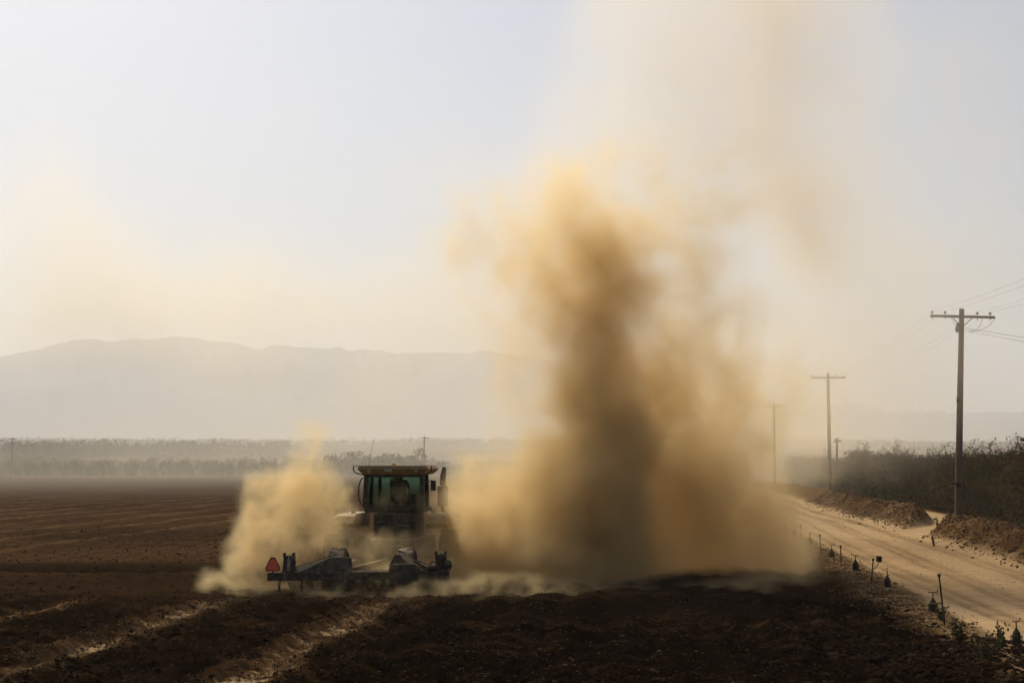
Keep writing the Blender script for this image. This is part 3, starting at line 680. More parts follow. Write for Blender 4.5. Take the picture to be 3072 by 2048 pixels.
# slow vehicle sign on its little post
sg = MB().box((-2.27, -.05, .59), (.05, .03, .14)).build('sign_post', M['iron'], im)
def tri(w_, z0, h_, tw, cut): return [(-w_ / 2, z0 + cut), (-w_ / 2 + cut * .35, z0), (w_ / 2 - cut * .35, z0), (w_ / 2, z0 + cut), (tw / 2, z0 + h_), (-tw / 2, z0 + h_)]
MB().prism([(x - 2.27, z) for x, z in tri(.415, .60, .37, .12, .085)], -.085, -.078).build('sign_border', M['smvred'], sg)
MB().prism([(x - 2.27, z) for x, z in tri(.325, .635, .285, .075, .06)], -.091, -.086).build('sign_face', M['smv'], sg)
# upright hydraulic blocks with two ears
for x, tilt in ((-1.85, 3), (2.20, -3)):
    up = MB().prism([(x - .165, .56), (x + .165, .56), (x + .145, .80), (x + .145, 1.0), (x - .125, 1.0), (x - .135, .85)], -.1, .12).build('cylinder_bracket', M['iron'], im)
    for s_ in (-1, 1):
        MB().prism([(x + s_ * .15, .96), (x + s_ * .085, .99), (x + s_ * .10, 1.075), (x + s_ * .155, 1.075)] if s_ > 0 else [(x - .15, .96), (x - .155, 1.075), (x - .10, 1.075), (x - .085, .99)], -.07, .07).build('ear', M['iron'], up)
    MB().tube([(x + .02, -.13, .60), (x + .02, -.13, .93)], .05, 12).tube([(x + .02, -.13, .93), (x + .02, -.10, 1.02)], .022, 8).build('hydraulic_cylinder', M['alu'] if x < 0 else M['iron'], up, True)
    for q in range(2):
        MB().tube([(x - .22 - q * .05, -.08, .57), (x - .26 - q * .04, -.11, .72), (x - .20, -.12, .80 + q * .03), (x - .11, -.14, .76), (x - .06, -.14, .64)] if x > 0 else
                  [(x + .1, -.13, .95), (x + .18 + q * .03, -.12, .85), (x + .16, -.1, .70), (x + .24, -.08, .57)], .013, 6).build('hose', M['rubber'], up, True)
MB().lathe([(.06, -.12), (.1, -.1), (.1, .1), (.06, .12)], 14, Matrix.Translation((1.98, -.08, .64)) @ Matrix.Rotation(R(90), 4, 'Y')).build('hydraulic_motor', M['black'], im, True)
MB().lathe([(.05, -.1), (.13, -.08), (.13, .08), (.05, .1)], 14, Matrix.Translation((2.36, -.06, .70)) @ Matrix.Rotation(R(90), 4, 'X')).tube([(2.44, -.08, .57), (2.5, -.1, .68), (2.47, -.1, .82), (2.38, -.1, .84), (2.34, -.08, .76)], .015, 6).build('hydraulic_motor', M['black'], im, True)
# carrying wheels ahead of the bar, each under a sloping arm
for x in (-.65, 1.20):
    My = Matrix.Translation((x, .68, .565)) @ Matrix.Rotation(R(90), 4, 'Y')
    wh = MB().lathe([(.30, -.17), (.40, -.215), (.50, -.225), (.55, -.19), (.565, -.10), (.568, 0), (.565, .10), (.55, .19), (.50, .225), (.40, .215), (.30, .17)], 36, My).build('wheel', M['rubber'], im, True)
    MB().lathe([(.06, -.19), (.1, -.13), (.26, -.10), (.31, -.16), (.31, .16), (.26, .10), (.1, .13), (.06, .19)], 24, My).build('rim', M['iron'], wh, True)
    mb = MB()
    for q in range(24):
        an = R(15 * q); mb.box((0, 0, 0), (.2, .03, .035), Matrix.Translation((x + (.11 if q % 2 else -.11), .68, .565)) @ Matrix.Rotation(an, 4, 'X') @ Matrix.Translation((0, 0, .565)) @ Matrix.Rotation(R(25 if q % 2 else -25), 4, 'Z'))
    mb.build('tread', M['rubber'], wh)
MB().hull([(-1.66, .1, .56), (-1.66, -.08, .56), (-1.66, -.08, .68), (-1.66, .1, .68)], [(-.45, .66, .82), (-.45, .10, .82), (-.45, .10, 1.02), (-.45, .66, 1.02)]).build('lift_arm', M['cream'], im)
MB().hull([(-1.55, -.10, .56), (-.15, -.10, .56), (-.15, .02, .56), (-1.55, .02, .56)], [(-.75, .02, .93), (-.2, .02, .93), (-.2, .12, .93), (-.75, .12, .93)]).build('arm_gusset', M['black'], im)
MB().tube([(-1.65, -.02, .70), (-1.0, .0, .90), (-.6, .05, 1.02)], .016, 8).build('lift_rod', M['black'], im)
MB().hull([(1.85, .1, .56), (1.85, -.08, .56), (1.85, -.08, .68), (1.85, .1, .68)], [(1.10, .66, .84), (1.10, .10, .84), (1.10, .10, 1.0), (1.10, .66, 1.0)]).build('lift_arm', M['iron'], im)
MB().tube([(1.86, -.05, .72), (1.55, -.04, .84), (1.25, .0, 1.0)], .018, 8).box((1.62, -.05, .81), (.1, .05, .04)).build('lift_rod', M['black'], im)
MB().hull([(.82, -.11, .70), (1.24, -.11, .70), (1.24, .0, .70), (.82, .0, .70)], [(1.0, -.02, 1.0), (1.14, -.02, 1.0), (1.14, .05, 1.0), (1.0, .05, 1.0)]).build('arm_gusset', M['black'], im)
MB().prism([(1.14, .985), (1.345, .985), (1.53, .76), (1.35, .76)], -.165, -.15).build('tan_panel', M['cream'], im)
for x0, x1 in ((.865, 1.262), (1.272, 1.665)):
    l_, r_ = (x0 + .09, x1) if x0 < 1 else (x0, x1 - .09)
    bx_ = MB().prism([(x0, .30), (x1, .30), (x1, .76 if x0 < 1 else .68), (r_, .76), (l_, .76), (x0, .68 if x0 < 1 else .76)], -.30, -.12).build('ballast_box', M['black'], im)
    MB().box(((x0 + .05 if x0 < 1 else x1 - .05), -.303, .665), (.035, .008, .02)).build('reflector', M['alu'], bx_)
MB().prism([(1.86, .10), (2.42, .12), (2.42, .352), (1.86, .352)], -.06, .03).build('end_plate', M['iron'], im)
for x in (-2.1, -1.5, -.95, -.35, .25, .62, 1.75, 2.25):
    sh = MB().tube([(x, .0, .34), (x, -.10, .22), (x, -.06, .10), (x, .06, .0), (x, .14, -.05)], [.03, .032, .03, .028, .016], 6).build('shank', M['iron'], im, True)
    MB().prism([(x - .09, -.03), (x + .09, -.03), (x, .07)], -.02, .06).build('sweep', M['iron'], sh)
for k in range(9):
    x = -2.0 + k * .5
    MB().lathe([(.04, -.02), (.26, -.004), (.27, 0), (.26, .004), (.04, .03)], 20, Matrix.Translation((x, .9, .24)) @ Matrix.Rotation(R(72), 4, 'Y') @ Matrix.Rotation(R(8), 4, 'X')).build('disc', M['iron'], im, True)

# ================================================================== utility poles and wires
def pole_parts(root, H, lean, detail=True, arm=2.9, rot_arm=0.0):
    top = Vector((lean * H, 0, H))
    MB().tube([(0, 0, -.6), (lean * H * .5, 0, H * .5), tuple(top)], [.17, .145, .115], 14).build('pole_shaft', M['wood'], root, True)
    az_ = H - .38; ax = lean * az_
    ar = MB().box((0, 0, 0), (arm, .10, .12), Matrix.Translation((ax, -.17, az_)) @ Matrix.Rotation(rot_arm, 4, 'Y'), .01).build('crossarm', M['wood'], root)
    heads = []
    for dx in (-.47, -.27, .23, .43):
        px = ax + dx * arm; pz = az_ + .06 - math.sin(rot_arm) * dx * arm
        if detail:
            MB().lathe([(.012, 0), (.012, .06), (.06, .065), (.065, .09), (.045, .10), (.06, .12), (.05, .15), (.03, .17), (.012, .19)], 12, Matrix.Translation((px, -.17, pz))).build('insulator', M['ceramic'], ar, True)
            MB().tube([(px, -.17, pz - .2), (px, -.17, pz - .12)], .02, 8).build('pin_nut', M['iron'], ar)
        else:
            MB().lathe([(.03, 0), (.06, .07), (.05, .15), (.02, .19)], 8, Matrix.Translation((px, -.17, pz))).build('insulator', M['ceramic'], ar)
        heads.append((px, -.17, pz + .17))
    for s_ in (-1, 1):
        MB().tube([(ax + s_ * .44, -.17, az_ - .07), (lean * (H - .82) + s_ * .06, -.14, H - .82)], .022, 6).build('arm_brace', M['iron'], root)
    return heads
POLES = [(66.0, 9.5, .045), (122.5, 10.0, 0.0), (180.0, 10.0, .004), (239.0, 10.0, -.003), (297.0, 10.0, .004)]
plabels = ['tall wooden utility pole on the dirt mound with wires running off to the right', 'wooden utility pole at the berm where the orchard row ends in dust',
           'dust-veiled utility pole, third along the dirt road', 'faint utility pole, fourth along the dirt road, deep in dust', 'faintest utility pole, fifth and last along the dirt road']
heads = []
for k, (Y, H, lean) in enumerate(POLES):
    X = 13.55 + ROW * Y + (.6 if k == 1 else .3 if k else 0); z = gz(X, Y)
    if k == 0: X = 20.55; z = gz(X, Y)
    po = empty('utility_pole', (X, Y, z), rz=R(-3)); tag(po, plabels[k], 'utility pole', 'utility poles along the dirt road')
    hd = pole_parts(po, H, lean, k < 2, 2.95, R(1.7) if k == 0 else 0)
    Mp = Matrix.Translation((X, Y, z)) @ Matrix.Rotation(R(-3), 4, 'Z'); heads.append([Mp @ Vector(h) for h in hd])
    if k == 0:
        MB().lathe([(.05, 0), (.09, .05), (.09, .22), (.06, .27)], 12, Matrix.Translation((lean * 8.4 - .2, -.05, 8.4))).build('fuse_cutout', M['ceramic'], po, True)
        MB().box((lean * 8.7 - .17, -.06, 8.76), (.12, .12, .16), ch=.02).build('fuse_bracket', M['iron'], po)
        MB().box((lean * 1.35 - .22, -.16, 1.42), (.34, .1, .12), ch=.03).box((lean * 1.35 - .03, -.17, 1.33), (.26, .08, .2), ch=.03).build('black_box', M['black'], po)
        MB().box((lean * 5.2 - .1, -.1, 5.25), (.16, .12, .24), ch=.02).build('number_tag_bracket', M['iron'], po)
def wire(label, pts_list, sag, r_, group):
    mb = MB()
    allp = []
    for a_, b_ in zip(pts_list, pts_list[1:]):
        n = 14
        for q in range(n + (b_ is pts_list[-1])):
            f_ = q / n; p = a_.lerp(b_, f_); p = p - Vector((0, 0, sag * 4 * f_ * (1 - f_))); allp.append(p)
    mb.tube(allp, r_, 5); o = mb.build('power_line', M['black']); tag(o, label, 'power line', group); return o
back = [h - Vector((ROW * 57 , 57, 0)) + Vector((.8, 0, .2)) for h in heads[0]]
for q in range(4):
    wire('thin overhead conductor strung along the pole crossarms', [back[q]] + [heads[k][q] for k in range(5)], .75, .003, 'conductors between the utility poles')
p0 = Vector((20.55 + .045 * 9.2 + .12, 65.9, gz(20.55, 66) + 8.6))
wire('upper dark service wire dropping from the tall pole over the orchard', [p0, Vector((47, 62, 6.6))], .5, .007, None)
wire('lower dark service wire dropping from the tall pole over the orchard', [p0 - Vector((0, 0, .12)), Vector((47, 60, 5.4))], .5, .006, None)
# jumper leads hanging under the crossarm of the near pole
mbj = MB(); po = [o for o in C.objects if o.name == 'utility_pole'][0]
for x0, x1, z1 in ((-.55, .2, 9.0), (.9, .6, 9.05), (1.5, .6, 9.0)):
    mbj2 = MB(); mbj2.tube([(x0 + .42, -.19, 9.06), (x0 * .7 + x1 * .3 + .4, -.2, 8.72), (x0 * .4 + x1 * .6 + .3, -.2, 8.5), (x1 + .1, -.14, z1 - .6)], .009, 5); mbj2.build('jumper_lead', M['black'], po)
# distant poles across the valley floor
for (X, Y, H, lab) in ((-104.5, 298, 8.4, 'slim far-off utility pole beside the pale farm track at the field edge'), (-18.8, 304, 8.6, 'far-off utility pole rising beyond the tractor cab roof'),
                       (31.2, 137.3, 5.6, 'short utility pole poking up behind the orchard trees')):
    po = empty('utility_pole', (X, Y, gz(X, Y)), rz=R(10)); tag(po, lab, 'utility pole')
    MB().tube([(0, 0, -.4), (.1, 0, H)], [.14, .10], 8).build('pole_shaft', M['wood'], po, True)
    ar = MB().box((.1, -.13, H - .35), (1.9 if Y > 200 else .7, .1, .12), ch=.01).build('crossarm', M['wood'], po)
    for dx in (-.7, .1, .7): MB().lathe([(.03, 0), (.06, .07), (.02, .17)], 8, Matrix.Translation((.1 + dx * (1 if Y > 200 else .35), -.13, H - .29))).build('insulator', M['ceramic'], ar)
wire('fine telephone wire strung low behind the orchard tops', [Vector((31.3, 137.3, gz(31.2, 137.3) + 5.4)), Vector((75, 150, 5.6))], .3, .004, None)

# ================================================================== irrigation valves and marker pipes along the verge
def valve(X, Y, s, rz, label):
    z = gz(X, Y); o = empty('irrigation_valve', (X, Y, z - .03), rz=rz); o.scale = (s, s, s)
    tag(o, label, 'valve', 'irrigation valves along the road verge')
    MB().lathe([(.095, -.08), (.105, 0), (.105, .035), (.082, .045), (.080, .17), (.092, .175), (.092, .20), (.078, .205), (.074, .245), (.055, .285), (.032, .305), (.028, .335), (.018, .34)], 18).build('valve_body', M['valve'], o, True)
    for k in range(4):
        an = R(90 * k + 45); MB().tube([(.1 * math.cos(an), .1 * math.sin(an), .01), (.1 * math.cos(an), .1 * math.sin(an), .22)], .010, 6).build('bolt', M['rust'], o)
    MB().tube([(0, 0, .33), (0, 0, .47)], .013, 8).build('stem', M['rust'], o)
    MB().tube([(-.11, 0, .47), (.09, 0, .465), (.115, 0, .475), (.12, 0, .535)], .011, 6).build('crank_handle', M['rust'], o)
    return o
def marker(X, Y, H, lean, label, sign=False, elbow=None):
    z = gz(X, Y); o = empty('marker_pipe', (X, Y, z), ry=lean); tag(o, label, 'pipe', 'marker pipes beside the irrigation valves')
    MB().tube([(0, 0, -.25), (0, 0, H)], [.021, .018], 8).build('upright_pipe', M['rust'], o, True)
    MB().lathe([(.02, H - .03), (.036, H - .01), (.036, H + .035), (.015, H + .05)], 10).build('pipe_cap', M['rust'], o, True)
    if elbow: MB().tube([(0, 0, elbow[1]), (elbow[0], 0, elbow[1])], .017, 8).build('side_pipe', M['rust'], o)
    if sign:
        MB().tube([(0, 0, H * .55), (.10, 0, H * .68), (.17, 0, H * .92)], .012, 6).build('bracket_arm', M['rust'], o)
        MB().tube([(0, -.01, H * .52), (-.07, -.01, H * .53), (-.1, -.01, H * .58)], .009, 6).build('hook', M['rust'], o)
        MB().box((.16, -.01, H * 1.07), (.15, .05, .17), ch=.008).build('gauge_box', M['valve'], o)
    return o
lv = ['near green-black irrigation valve with crank handle by the leaning pipe', 'irrigation valve standing by the pipe with the small box', 'irrigation valve with tilted crank, beyond the small gauge box',
      'irrigation valve with raised crank, fourth along the verge from the leaning pipe', 'small dust-dimmed irrigation valve, fifth along the verge', 'faint irrigation valve where the road dust thickens']
for k, (u_, Y, s, rz) in enumerate(((6.05, 32.6, 1.0, .2), (5.95, 38.6, 1.0, 1.35), (5.9, 44.6, 1.05, 2.6), (5.9, 51.0, 1.0, .1), (5.9, 58.5, 1.0, .9), (5.9, 65.5, 1.0, .4))):
    valve(u_ + ROW * Y, Y, s, rz, lv[k])
lp = ['tall rusty marker pipe leaning beside the nearest valve', 'rusty marker pipe carrying a small square gauge box', 'rusty marker pipe with round cap, just past the gauge box pipe',
      'straight rusty marker pipe with side elbow, fourth along the verge', 'thin marker pipe fifth along the verge, edged with dust', 'thin marker pipe fading in dust, sixth along the verge', 'marker pipe almost lost in dust, seventh along the verge', 'last faint marker pipe at the dusty end of the verge']
for k, (u_, Y, H, ln, sg_, el) in enumerate(((5.80, 30.0, 1.02, -.09, False, (-.26, .46)), (5.75, 40.2, .62, .10, True, (.3, .04)), (5.7, 46.6, .62, -.02, False, (.3, .03)), (5.7, 52.8, .66, -.01, False, (.3, .03)),
                                       (5.7, 60.4, .66, 0, False, None), (5.65, 67.5, .66, .02, False, None), (5.65, 75, .66, 0, False, None), (5.65, 84, .7, -.02, False, None))):
    marker(u_ + ROW * Y, Y, H, ln, lp[k], sg_, el)
valve(5.95 + ROW * 27.6 + .65, 27.3, 1.0, .6, 'black irrigation valve half buried in dark clods at the road edge')
marker(6.3 + ROW * 27.6 + .75, 27.6, .34, .03, 'stub of rusty pipe among dark clods at the road edge')

# ================================================================== orchard trees on the right
def leaf_quads(P, size, tone, dirs=None, asp=.5):
    """P (n,3) centres -> n pointed leaf quads at random angles"""
    n = len(P); d = rng.normal(size=(n, 3)) if dirs is None else dirs
    d /= np.linalg.norm(d, axis=1)[:, None]
    a_ = np.cross(d, rng.normal(size=(n, 3))); a_ /= np.linalg.norm(a_, axis=1)[:, None]
    s = size[:, None]
    V = np.stack([P - d * s * .5, P + a_ * s * asp * .5, P + d * s * .5, P - a_ * s * asp * .5], 1).reshape(-1, 3)
    return V, np.arange(4 * n).reshape(-1, 4), np.repeat(tone, 4)

def leaf_mesh(name, V, F, tone, mat):
    me = arr_mesh(name, V, F, mat); at_ = me.attributes.new('tone', 'FLOAT', 'POINT'); at_.data.foreach_set('value', np.clip(tone, 0, 1).astype(np.float32)); return me

def tree_proto(seed, H=4.3, spread=1.5):
    r_ = np.random.default_rng(seed); mb = MB(); tips = []
    nst = r_.integers(5, 8)
    for k in range(nst):
        an = 2 * math.pi * k / nst + r_.uniform(-.4, .4); out = r_.uniform(.35, 1.0) * spread
        h = H * r_.uniform(.72, .98)
        p = [Vector((.08 * math.cos(an), .08 * math.sin(an), -.1)), Vector((out * .3 * math.cos(an), out * .3 * math.sin(an), h * .35)), Vector((out * .75 * math.cos(an + .2), out * .75 * math.sin(an + .2), h * .7)), Vector((out * math.cos(an + .3), out * math.sin(an + .3), h))]
        mb.tube(p, [.055, .042, .025, .008], 5)
        for q in range(13):
            f_ = r_.uniform(.2, 1.0); i = min(2, int(f_ * 3)); b0 = p[i].lerp(p[i + 1], f_ * 3 - i)
            d = Vector((r_.normal(), r_.normal(), r_.uniform(.2, 1.5) if f_ > .55 else r_.uniform(-.3, .8))).normalized(); L = r_.uniform(.45, 1.15)
            e = b0 + d * L; md = b0.lerp(e, .5) + Vector(r_.normal(size=3) * .07)
            mb.tube([b0, md, e], [.016, .011, .005], 3); tips.append((b0, md, e))
    P = []; tone = []; size = []
    for (b0, md, e) in tips:
        n = 26 if e.z < H * .82 else 15
        f_ = r_.uniform(.1, 1.05, n); seg = np.array([b0.lerp(md, min(1, x * 2)).lerp(md.lerp(e, max(0, x * 2 - 1)), 1.0 if x > .5 else 0.0) for x in f_])
        cl = seg + r_.normal(size=(n, 3)) * .10
        P.append(cl); t_ = r_.uniform(.1, .95) * .5 + r_.uniform(0, .55, n); tone.append(t_); size.append(r_.uniform(.07, .15, n))
    # inner thicket, dense low down
    n = 2300; th = r_.uniform(0, 2 * math.pi, n); zz = H * .84 * r_.power(1.0, n); rad = spread * (.62 + .5 * np.sin(np.clip(zz / H, 0, 1) * math.pi)) * np.sqrt(r_.uniform(0.05, 1, n))
    lump = .75 + .5 * vnoise2(th * 2.2 + seed, zz * 1.6, seed)
    cl = np.stack([np.cos(th) * rad * lump, np.sin(th) * rad * lump, zz], 1); P.append(cl)
    tone.append(np.clip(.15 + .7 * fbm(cl[:, 0] * 1.1 + cl[:, 1], cl[:, 2] * 1.1, 3, seed), 0, 1) + r_.uniform(-.2, .2, n)); size.append(r_.uniform(.09, .19, n))
    V, F, tn = leaf_quads(np.concatenate(P), np.concatenate(size), np.concatenate(tone))
    return mb.mesh('trunk', M['bark']), leaf_mesh('crown', V, F, tn, M['leaf'])

protos = [tree_proto(11), tree_proto(23, 4.6, 1.6), tree_proto(37, 4.0, 1.45), tree_proto(51, 4.4, 1.35), tree_proto(64, 3.8, 1.6)]
TL = 'bushy brown-green orchard tree in the row beyond the dirt berm'
TL2 = 'orchard tree in the second row, only its twiggy top showing over the front row'
def tree(X, Y, k, s, rz, lab, grp):
    o = empty('orchard_tree', (X, Y, gz(X, Y) - .02), rz=rz); o.scale = (s, s, s * random.uniform(.92, 1.08)); tag(o, lab, 'tree', grp)
    link(bpy.data.objects.new('trunk', protos[k][0]), o); link(bpy.data.objects.new('crown', protos[k][1]), o)
Y = 56.0; k = 0; used_l = []
while Y < 215:
    gap_ = 1.0
    if 82.5 < Y < 86.5: Y += 1.0
    s = random.uniform(.9, 1.16) * (1.06 if Y < 80 else 1.0)
    if 88 < Y < 112 : s *= 1.0
    lab = TL
    if s > 1.14: lab = 'tall bushy orchard tree rising above its neighbours in the roadside row'
    elif s < .96: lab = 'low squat orchard tree dipping below its neighbours in the roadside row'
    for yy, ll in ((73.5, 'orchard tree standing right behind the tall pole on the mound'), (104.2, 'orchard tree over the heap of pale dead branches'), (137, 'orchard tree beside the short utility pole')):
        if abs(Y - yy) < 1.1 and ll not in used_l: lab = ll; used_l.append(ll)
    tree(19.2 + ROW * Y + random.uniform(-.35, .35), Y, k % 5, s, random.uniform(0, 6.28), lab, 'orchard trees beside the road'); k += random.choice((1, 2, 3))
    Y += random.uniform(2.1, 3.0) * (1 if Y < 140 else 1.5)
Y = 62.0
while Y < 165:
    tree(23.4 + ROW * Y + random.uniform(-.5, .5), Y, k % 5, random.uniform(.9, 1.08), random.uniform(0, 6.28), TL2, 'orchard trees in the second row'); k += random.choice((1, 2, 3))
    Y += random.uniform(3.2, 4.6)

# pale dead branches and a low dark brush heap at the foot of the trees
def brush(X, Y, n, L, label):
    mb = MB()
    for q in range(n):
        an = random.uniform(0, 6.28); el = random.uniform(.1, 1.1); l_ = L * random.uniform(.4, 1)
        p = Vector((random.uniform(-.6, .6), random.uniform(-.3, .3), .02)); d = Vector((math.cos(an) * math.cos(el), math.sin(an) * math.cos(el), math.sin(el)))
        mb.tube([p, p + d * l_ * .5 + Vector((0, 0, .05)), p + d * l_], [.014, .01, .004], 4)
    o = mb.build('dead_branches', M['twig']); o.location = (X, Y, gz(X, Y)); tag(o, label, 'branches'); return o
brush(17.8 + ROW * 104, 104, 22, 1.3, 'pale dead branches heaped at the foot of the orchard trees')

def soil_heap(X, Y, rx, ry, h, label):
    n = 20; vs_ = []; fs_ = []
    rings = 6
    for i in range(rings + 1):
        f_ = i / rings
        for q in range(n):
            an = 2 * math.pi * q / n; k_ = (1 - f_) * (1 + .25 * math.sin(an * 3 + X) + .12 * random.uniform(-1, 1))
            vs_.append((rx * k_ * math.cos(an), ry * k_ * math.sin(an), h * (math.sin(f_ * math.pi / 2) ** .8) * random.uniform(.88, 1.0) - .06))
    for i in range(rings):
        for q in range(n): fs_.append((i * n + q, i * n + (q + 1) % n, (i + 1) * n + (q + 1) % n, (i + 1) * n + q))
    o = MB().add(vs_, fs_).build('soil_heap', M['clod']); o.location = (X, Y, gz(X, Y)); tag(o, label, 'soil heap'); return o
soil_heap(16.5 + ROW * 100, 100, .62, .4, .3, 'small dark heap of soil on the sand below the orchard trees')
soil_heap(17.0 + ROW * 96, 96, .4, .3, .12, 'low flat lump of soil beside the small dark heap')

# ================================================================== weeds
def weed(X, Y, H, nst, spread, label, upright=False, mat='weed'):
    mb = MB(); P = []; sz = []
    for q in range(nst):
        an = random.uniform(0, 6.28); o_ = spread * random.uniform(.2, 1); h = H * random.uniform(.6, 1)
        p = [Vector((0, 0, -.03)), Vector((o_ * .4 * math.cos(an), o_ * .4 * math.sin(an), h * .5)), Vector((o_ * math.cos(an), o_ * math.sin(an), h))]
        mb.tube(p, [.008, .006, .003], 4)
        for f_ in np.linspace(.15, 1, 14 if upright else 9):
            b0 = p[0].lerp(p[1], min(1, f_ * 2)) if f_ < .5 else p[1].lerp(p[2], f_ * 2 - 1)
            for _ in range(3): P.append(np.array(b0) + rng.normal(size=3) * (.025 if upright else .04)); sz.append(random.uniform(.04, .085))
    V, F, tn = leaf_quads(np.array(P), np.array(sz), rng.uniform(0, 1, len(P)), asp=.55)
    o = empty('weed', (X, Y, gz(X, Y)), rz=random.uniform(0, 6)); tag(o, label, 'weed')
    mb.build('stem', M['bark'], o); link(bpy.data.objects.new('leaves', leaf_mesh('leaves', V, F, tn, M[mat])), o); return o
for (X, Y, H, n_, sp, lab, up) in ((8.25, 26.6, .55, 9, .30, 'leafy weed clump on the clods below the leaning pipe', False), (8.75, 25.9, .5, 8, .28, 'loose low weed beside the leafy clump at the road edge', False),
        (8.1, 24.6, .4, 8, .3, 'spindly weed with thin stalks among the nearest dark clods', False), (9.1, 24.9, .35, 7, .35, 'sprawling weed where road edge meets dark clods', False), (9.2, 30.9, .26, 7, .16, 'small green weed at the foot of the leaning pipe', False),
        (20.95, 70.5, .85, 3, .1, 'upright dry weed stalk left of the tall pole', True), (21.5, 70.2, .95, 2, .12, 'thin upright weed stalk close beside the tall pole', True), (21.4, 66.2, .5, 5, .2, 'low dry weed on the mound right of the tall pole', True),
        (17.5, 59.5, .5, 4, .12, 'sparse weed sprouting from the face of the dirt mound', True), (27.9, 73.2, .6, 8, .35, 'green weed at the edge of the sand near the orchard', False),
        (-6.9, 42.0, .35, 14, .5, 'low green weed patch on the brown field near the implement', False), (-7.6, 41.6, .28, 10, .4, 'smaller green weed patch on the field left of the implement', False)):
    weed(X, Y, H, n_, sp, lab, up)

# ================================================================== clods, straw and far trees: nobody could count them
ico_v = []; ph = (1 + 5 ** .5) / 2
for a_, b_ in ((-1, ph), (1, ph), (-1, -ph), (1, -ph)): ico_v += [(a_, b_, 0)]
for a_, b_ in ((-1, ph), (1, ph), (-1, -ph), (1, -ph)): ico_v += [(0, a_, b_)]
for a_, b_ in ((ph, -1), (ph, 1), (-ph, -1), (-ph, 1)): ico_v += [(a_, 0, b_)]
ico_v = np.array(ico_v) / math.hypot(1, ph)
ico_f = np.array([(0, 11, 5), (0, 5, 1), (0, 1, 7), (0, 7, 10), (0, 10, 11), (1, 5, 9), (5, 11, 4), (11, 10, 2), (10, 7, 6), (7, 1, 8), (3, 9, 4), (3, 4, 2), (3, 2, 6), (3, 6, 8), (3, 8, 9), (4, 9, 5), (2, 4, 11), (6, 2, 10), (8, 6, 7), (9, 8, 1)])
def scatter_clods(name, X, Y, size, label, mat):
    n = len(X); Z = height(X, Y) + size * .15
    sc_ = size[:, None, None] * rng.uniform(.6, 1.2, (n, 1, 3)) * np.array([1, 1, .7])
    v_ = ico_v[None] * sc_ * rng.uniform(.7, 1.25, (n, 12, 1)); an = rng.uniform(0, 6.28, n); c_, s_ = np.cos(an)[:, None], np.sin(an)[:, None]
    v_ = np.stack([v_[..., 0] * c_ - v_[..., 1] * s_, v_[..., 0] * s_ + v_[..., 1] * c_, v_[..., 2]], -1) + np.stack([X, Y, Z], 1)[:, None]
    f_ = (ico_f[None] + (np.arange(n) * 12)[:, None, None]).reshape(-1, 3)
    o = link(bpy.data.objects.new(name, arr_mesh(name, v_.reshape(-1, 3), f_, mat))); tag(o, label, 'soil clods', kind='stuff'); return o
n = 64000
Y = 21 + 17 * rng.power(1.0, n) ** 1.25; X = rng.uniform(-.40, .40, n) * (Y + 2); u = X - ROW * Y
d_tr = np.minimum(np.abs(u + 10.7), np.abs(u + 6.6)); keep = (u < 5.6) & (rng.uniform(0, 1, n) < np.where(d_tr < .45, .3, 1)) & (fbm(X * .6, Y * 1.3, 3, 401) > .40)
X, Y = X[keep], Y[keep]
scatter_clods('soil_clods', X, Y, np.clip(rng.lognormal(-4.0, .45, len(X)), .009, .075), 'dark broken clods of soil strewn over the tilled foreground', M['clod'])
n = 16000; Y = rng.uniform(21, 37, n); u = np.where(rng.uniform(0, 1, n) < .5, -10.7, -6.6) + rng.normal(0, .45, n); X = u + ROW * Y
scatter_clods('soil_clods', X, Y, np.clip(rng.lognormal(-4.3, .45, n), .007, .05), 'paler crumbs of dry soil along the two wheel tracks', M['bermsoil'])
n = 5200; Y = rng.uniform(24, 60, n); u = rng.normal(5.5, .45, n); X = u + ROW * Y
scatter_clods('soil_clods', X, Y, np.clip(rng.lognormal(-3.9, .45, n), .01, .07), 'small brown clods along the verge with the valves', M['bermsoil'])
n = 9000; Y = rng.uniform(46, 120, n); u = rng.normal(13.2, .75, n); X = u + ROW * Y; kp = np.abs(Y - 71.5 - (u - 13) * 2.4) > 3.0
scatter_clods('soil_clods', X[kp], Y[kp], np.clip(rng.lognormal(-3.3, .45, kp.sum()), .02, .11), 'lumpy dirt clods covering the face of the roadside berm', M['bermsoil'])
n = 3500; Y = rng.uniform(21.5, 28, n); X = rng.uniform(5.5, 11, n)
scatter_clods('soil_clods', X, Y, np.clip(rng.lognormal(-3.3, .5, n), .015, .1), 'coarse dark clods thrown onto the near end of the road edge', M['clod'])
n = 2200; Y = 26 + 60 * rng.power(1.3, n); u = rng.uniform(6.3, 11.8, n); X = u + ROW * Y
scatter_clods('road_stones', X, Y, np.clip(rng.lognormal(-4.6, .45, n), .007, .035), 'small stones and crumbs scattered over the sandy road', M['bermsoil'])
n = 9000; Y = rng.uniform(38, 75, n); X = rng.uniform(-.42, .05, n) * Y; kp = X - ROW * Y < 4
scatter_clods('soil_clods', X[kp], Y[kp], np.clip(rng.lognormal(-3.7, .45, kp.sum()), .012, .08), 'small scattered clods on the smoother brown field', M['clod'])

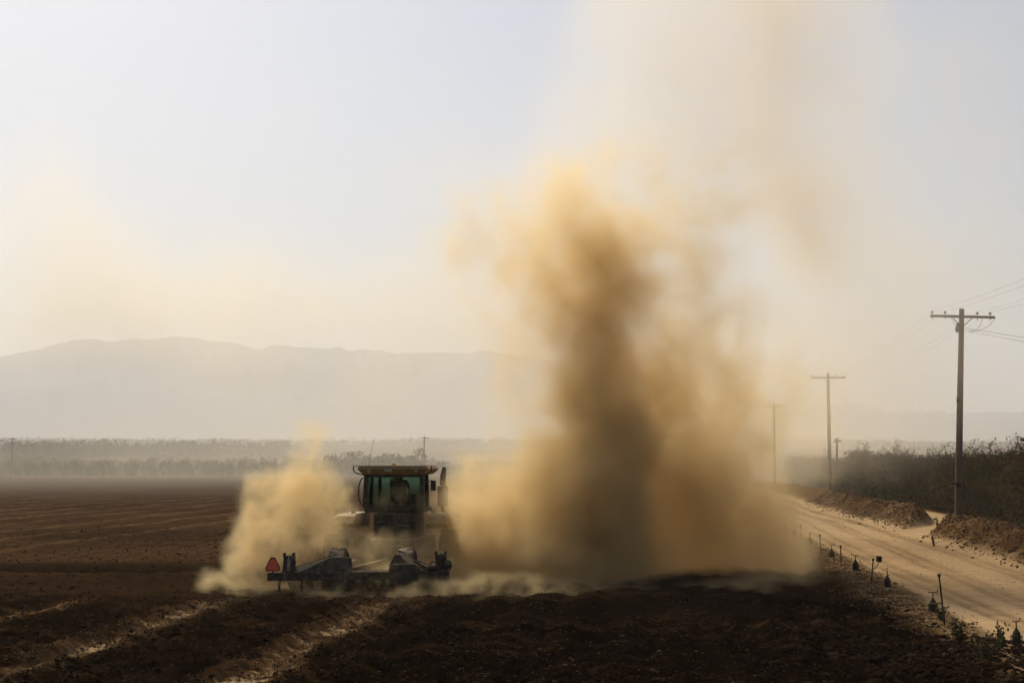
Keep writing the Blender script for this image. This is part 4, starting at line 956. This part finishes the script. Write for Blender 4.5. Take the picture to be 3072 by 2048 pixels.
n = 4000; Y = rng.uniform(21, 37, n); X = rng.uniform(-.40, .36, n) * (Y + 1); kp = (X - ROW * Y < 5.5) & (fbm(X * .8, Y * 2, 3, 421) > .5); X, Y = X[kp], Y[kp]; n = len(X)
L = rng.uniform(.02, .10, n); an = rng.uniform(0, 6.28, n); d = np.stack([np.cos(an), np.sin(an), rng.uniform(-.15, .3, n)], 1)
V_, F_, _ = leaf_quads(np.stack([X, Y, height(X, Y) + .03 + rng.uniform(0, .03, n)], 1), L, np.zeros(n), d, .16)
o = link(bpy.data.objects.new('straw_litter', arr_mesh('straw_litter', V_, F_, M['straw']))); tag(o, 'pale bits of straw and dry stubble littering the dark soil', 'straw', kind='stuff')

def far_wood(name, label, X0, X1, Y0, Y1, H, n, leaf, seed, gaps=.0):
    r_ = np.random.default_rng(seed); nt_ = max(8, int((X1 - X0) * (Y1 - Y0) ** .5 / H * 1.5))
    cx = r_.uniform(X0, X1, nt_); cyy = r_.uniform(Y0, Y1, nt_); ch = H * r_.uniform(.35, 1.12, nt_) ** .8 * (.75 + .5 * vnoise2(cx * .05, cyy * 0, seed)); cr = ch * r_.uniform(.25, .5, nt_)
    if gaps: kp = vnoise2(cx * .03 + 9, cyy * 0, seed + 3) > gaps; cx, cyy, ch, cr = cx[kp], cyy[kp], ch[kp], cr[kp]; nt_ = len(cx)
    k_ = r_.integers(0, nt_, n); v_ = r_.normal(size=(n, 3)); v_ /= np.linalg.norm(v_, axis=1)[:, None]; v_ *= r_.uniform(.35, 1.0, n)[:, None] ** .6
    P_ = np.stack([cx[k_] + v_[:, 0] * cr[k_], cyy[k_] + v_[:, 1] * cr[k_], ch[k_] * (.52 + .5 * v_[:, 2])], 1); P_[:, 2] += height(cx, cyy)[k_]
    V_, F_, tn = leaf_quads(P_, r_.uniform(.6, 1.3, n) * leaf, np.clip(.5 * (k_ % 7) / 7 + r_.uniform(0, .5, n), 0, 1), asp=.8)
    o = link(bpy.data.objects.new(name, leaf_mesh(name, V_, F_, tn, M['fartree']))); return tag(o, label, 'trees', kind='stuff')
far_wood('far_orchard', 'dim line of low orchard trees along the far edge of the field', -190, 6, 318, 420, 3.4, 90000, .6, 501)
far_wood('far_orchard', 'hazy belt of scattered trees across the middle of the valley', -330, 60, 640, 820, 6.5, 30000, 1.3, 502, .3)
far_wood('far_orchard', 'very faint tree belts near the foot of the hills', -900, 450, 1500, 2600, 9, 26000, 2.6, 503, .3)
far_wood('far_orchard', 'dark clump of taller trees behind the tractor cab', -42, -20, 318, 345, 6.2, 9000, .5, 504, .25)
far_wood('far_orchard', 'dust-veiled far trees beyond the end of the road', 15, 120, 240, 330, 5, 36000, .38, 505)
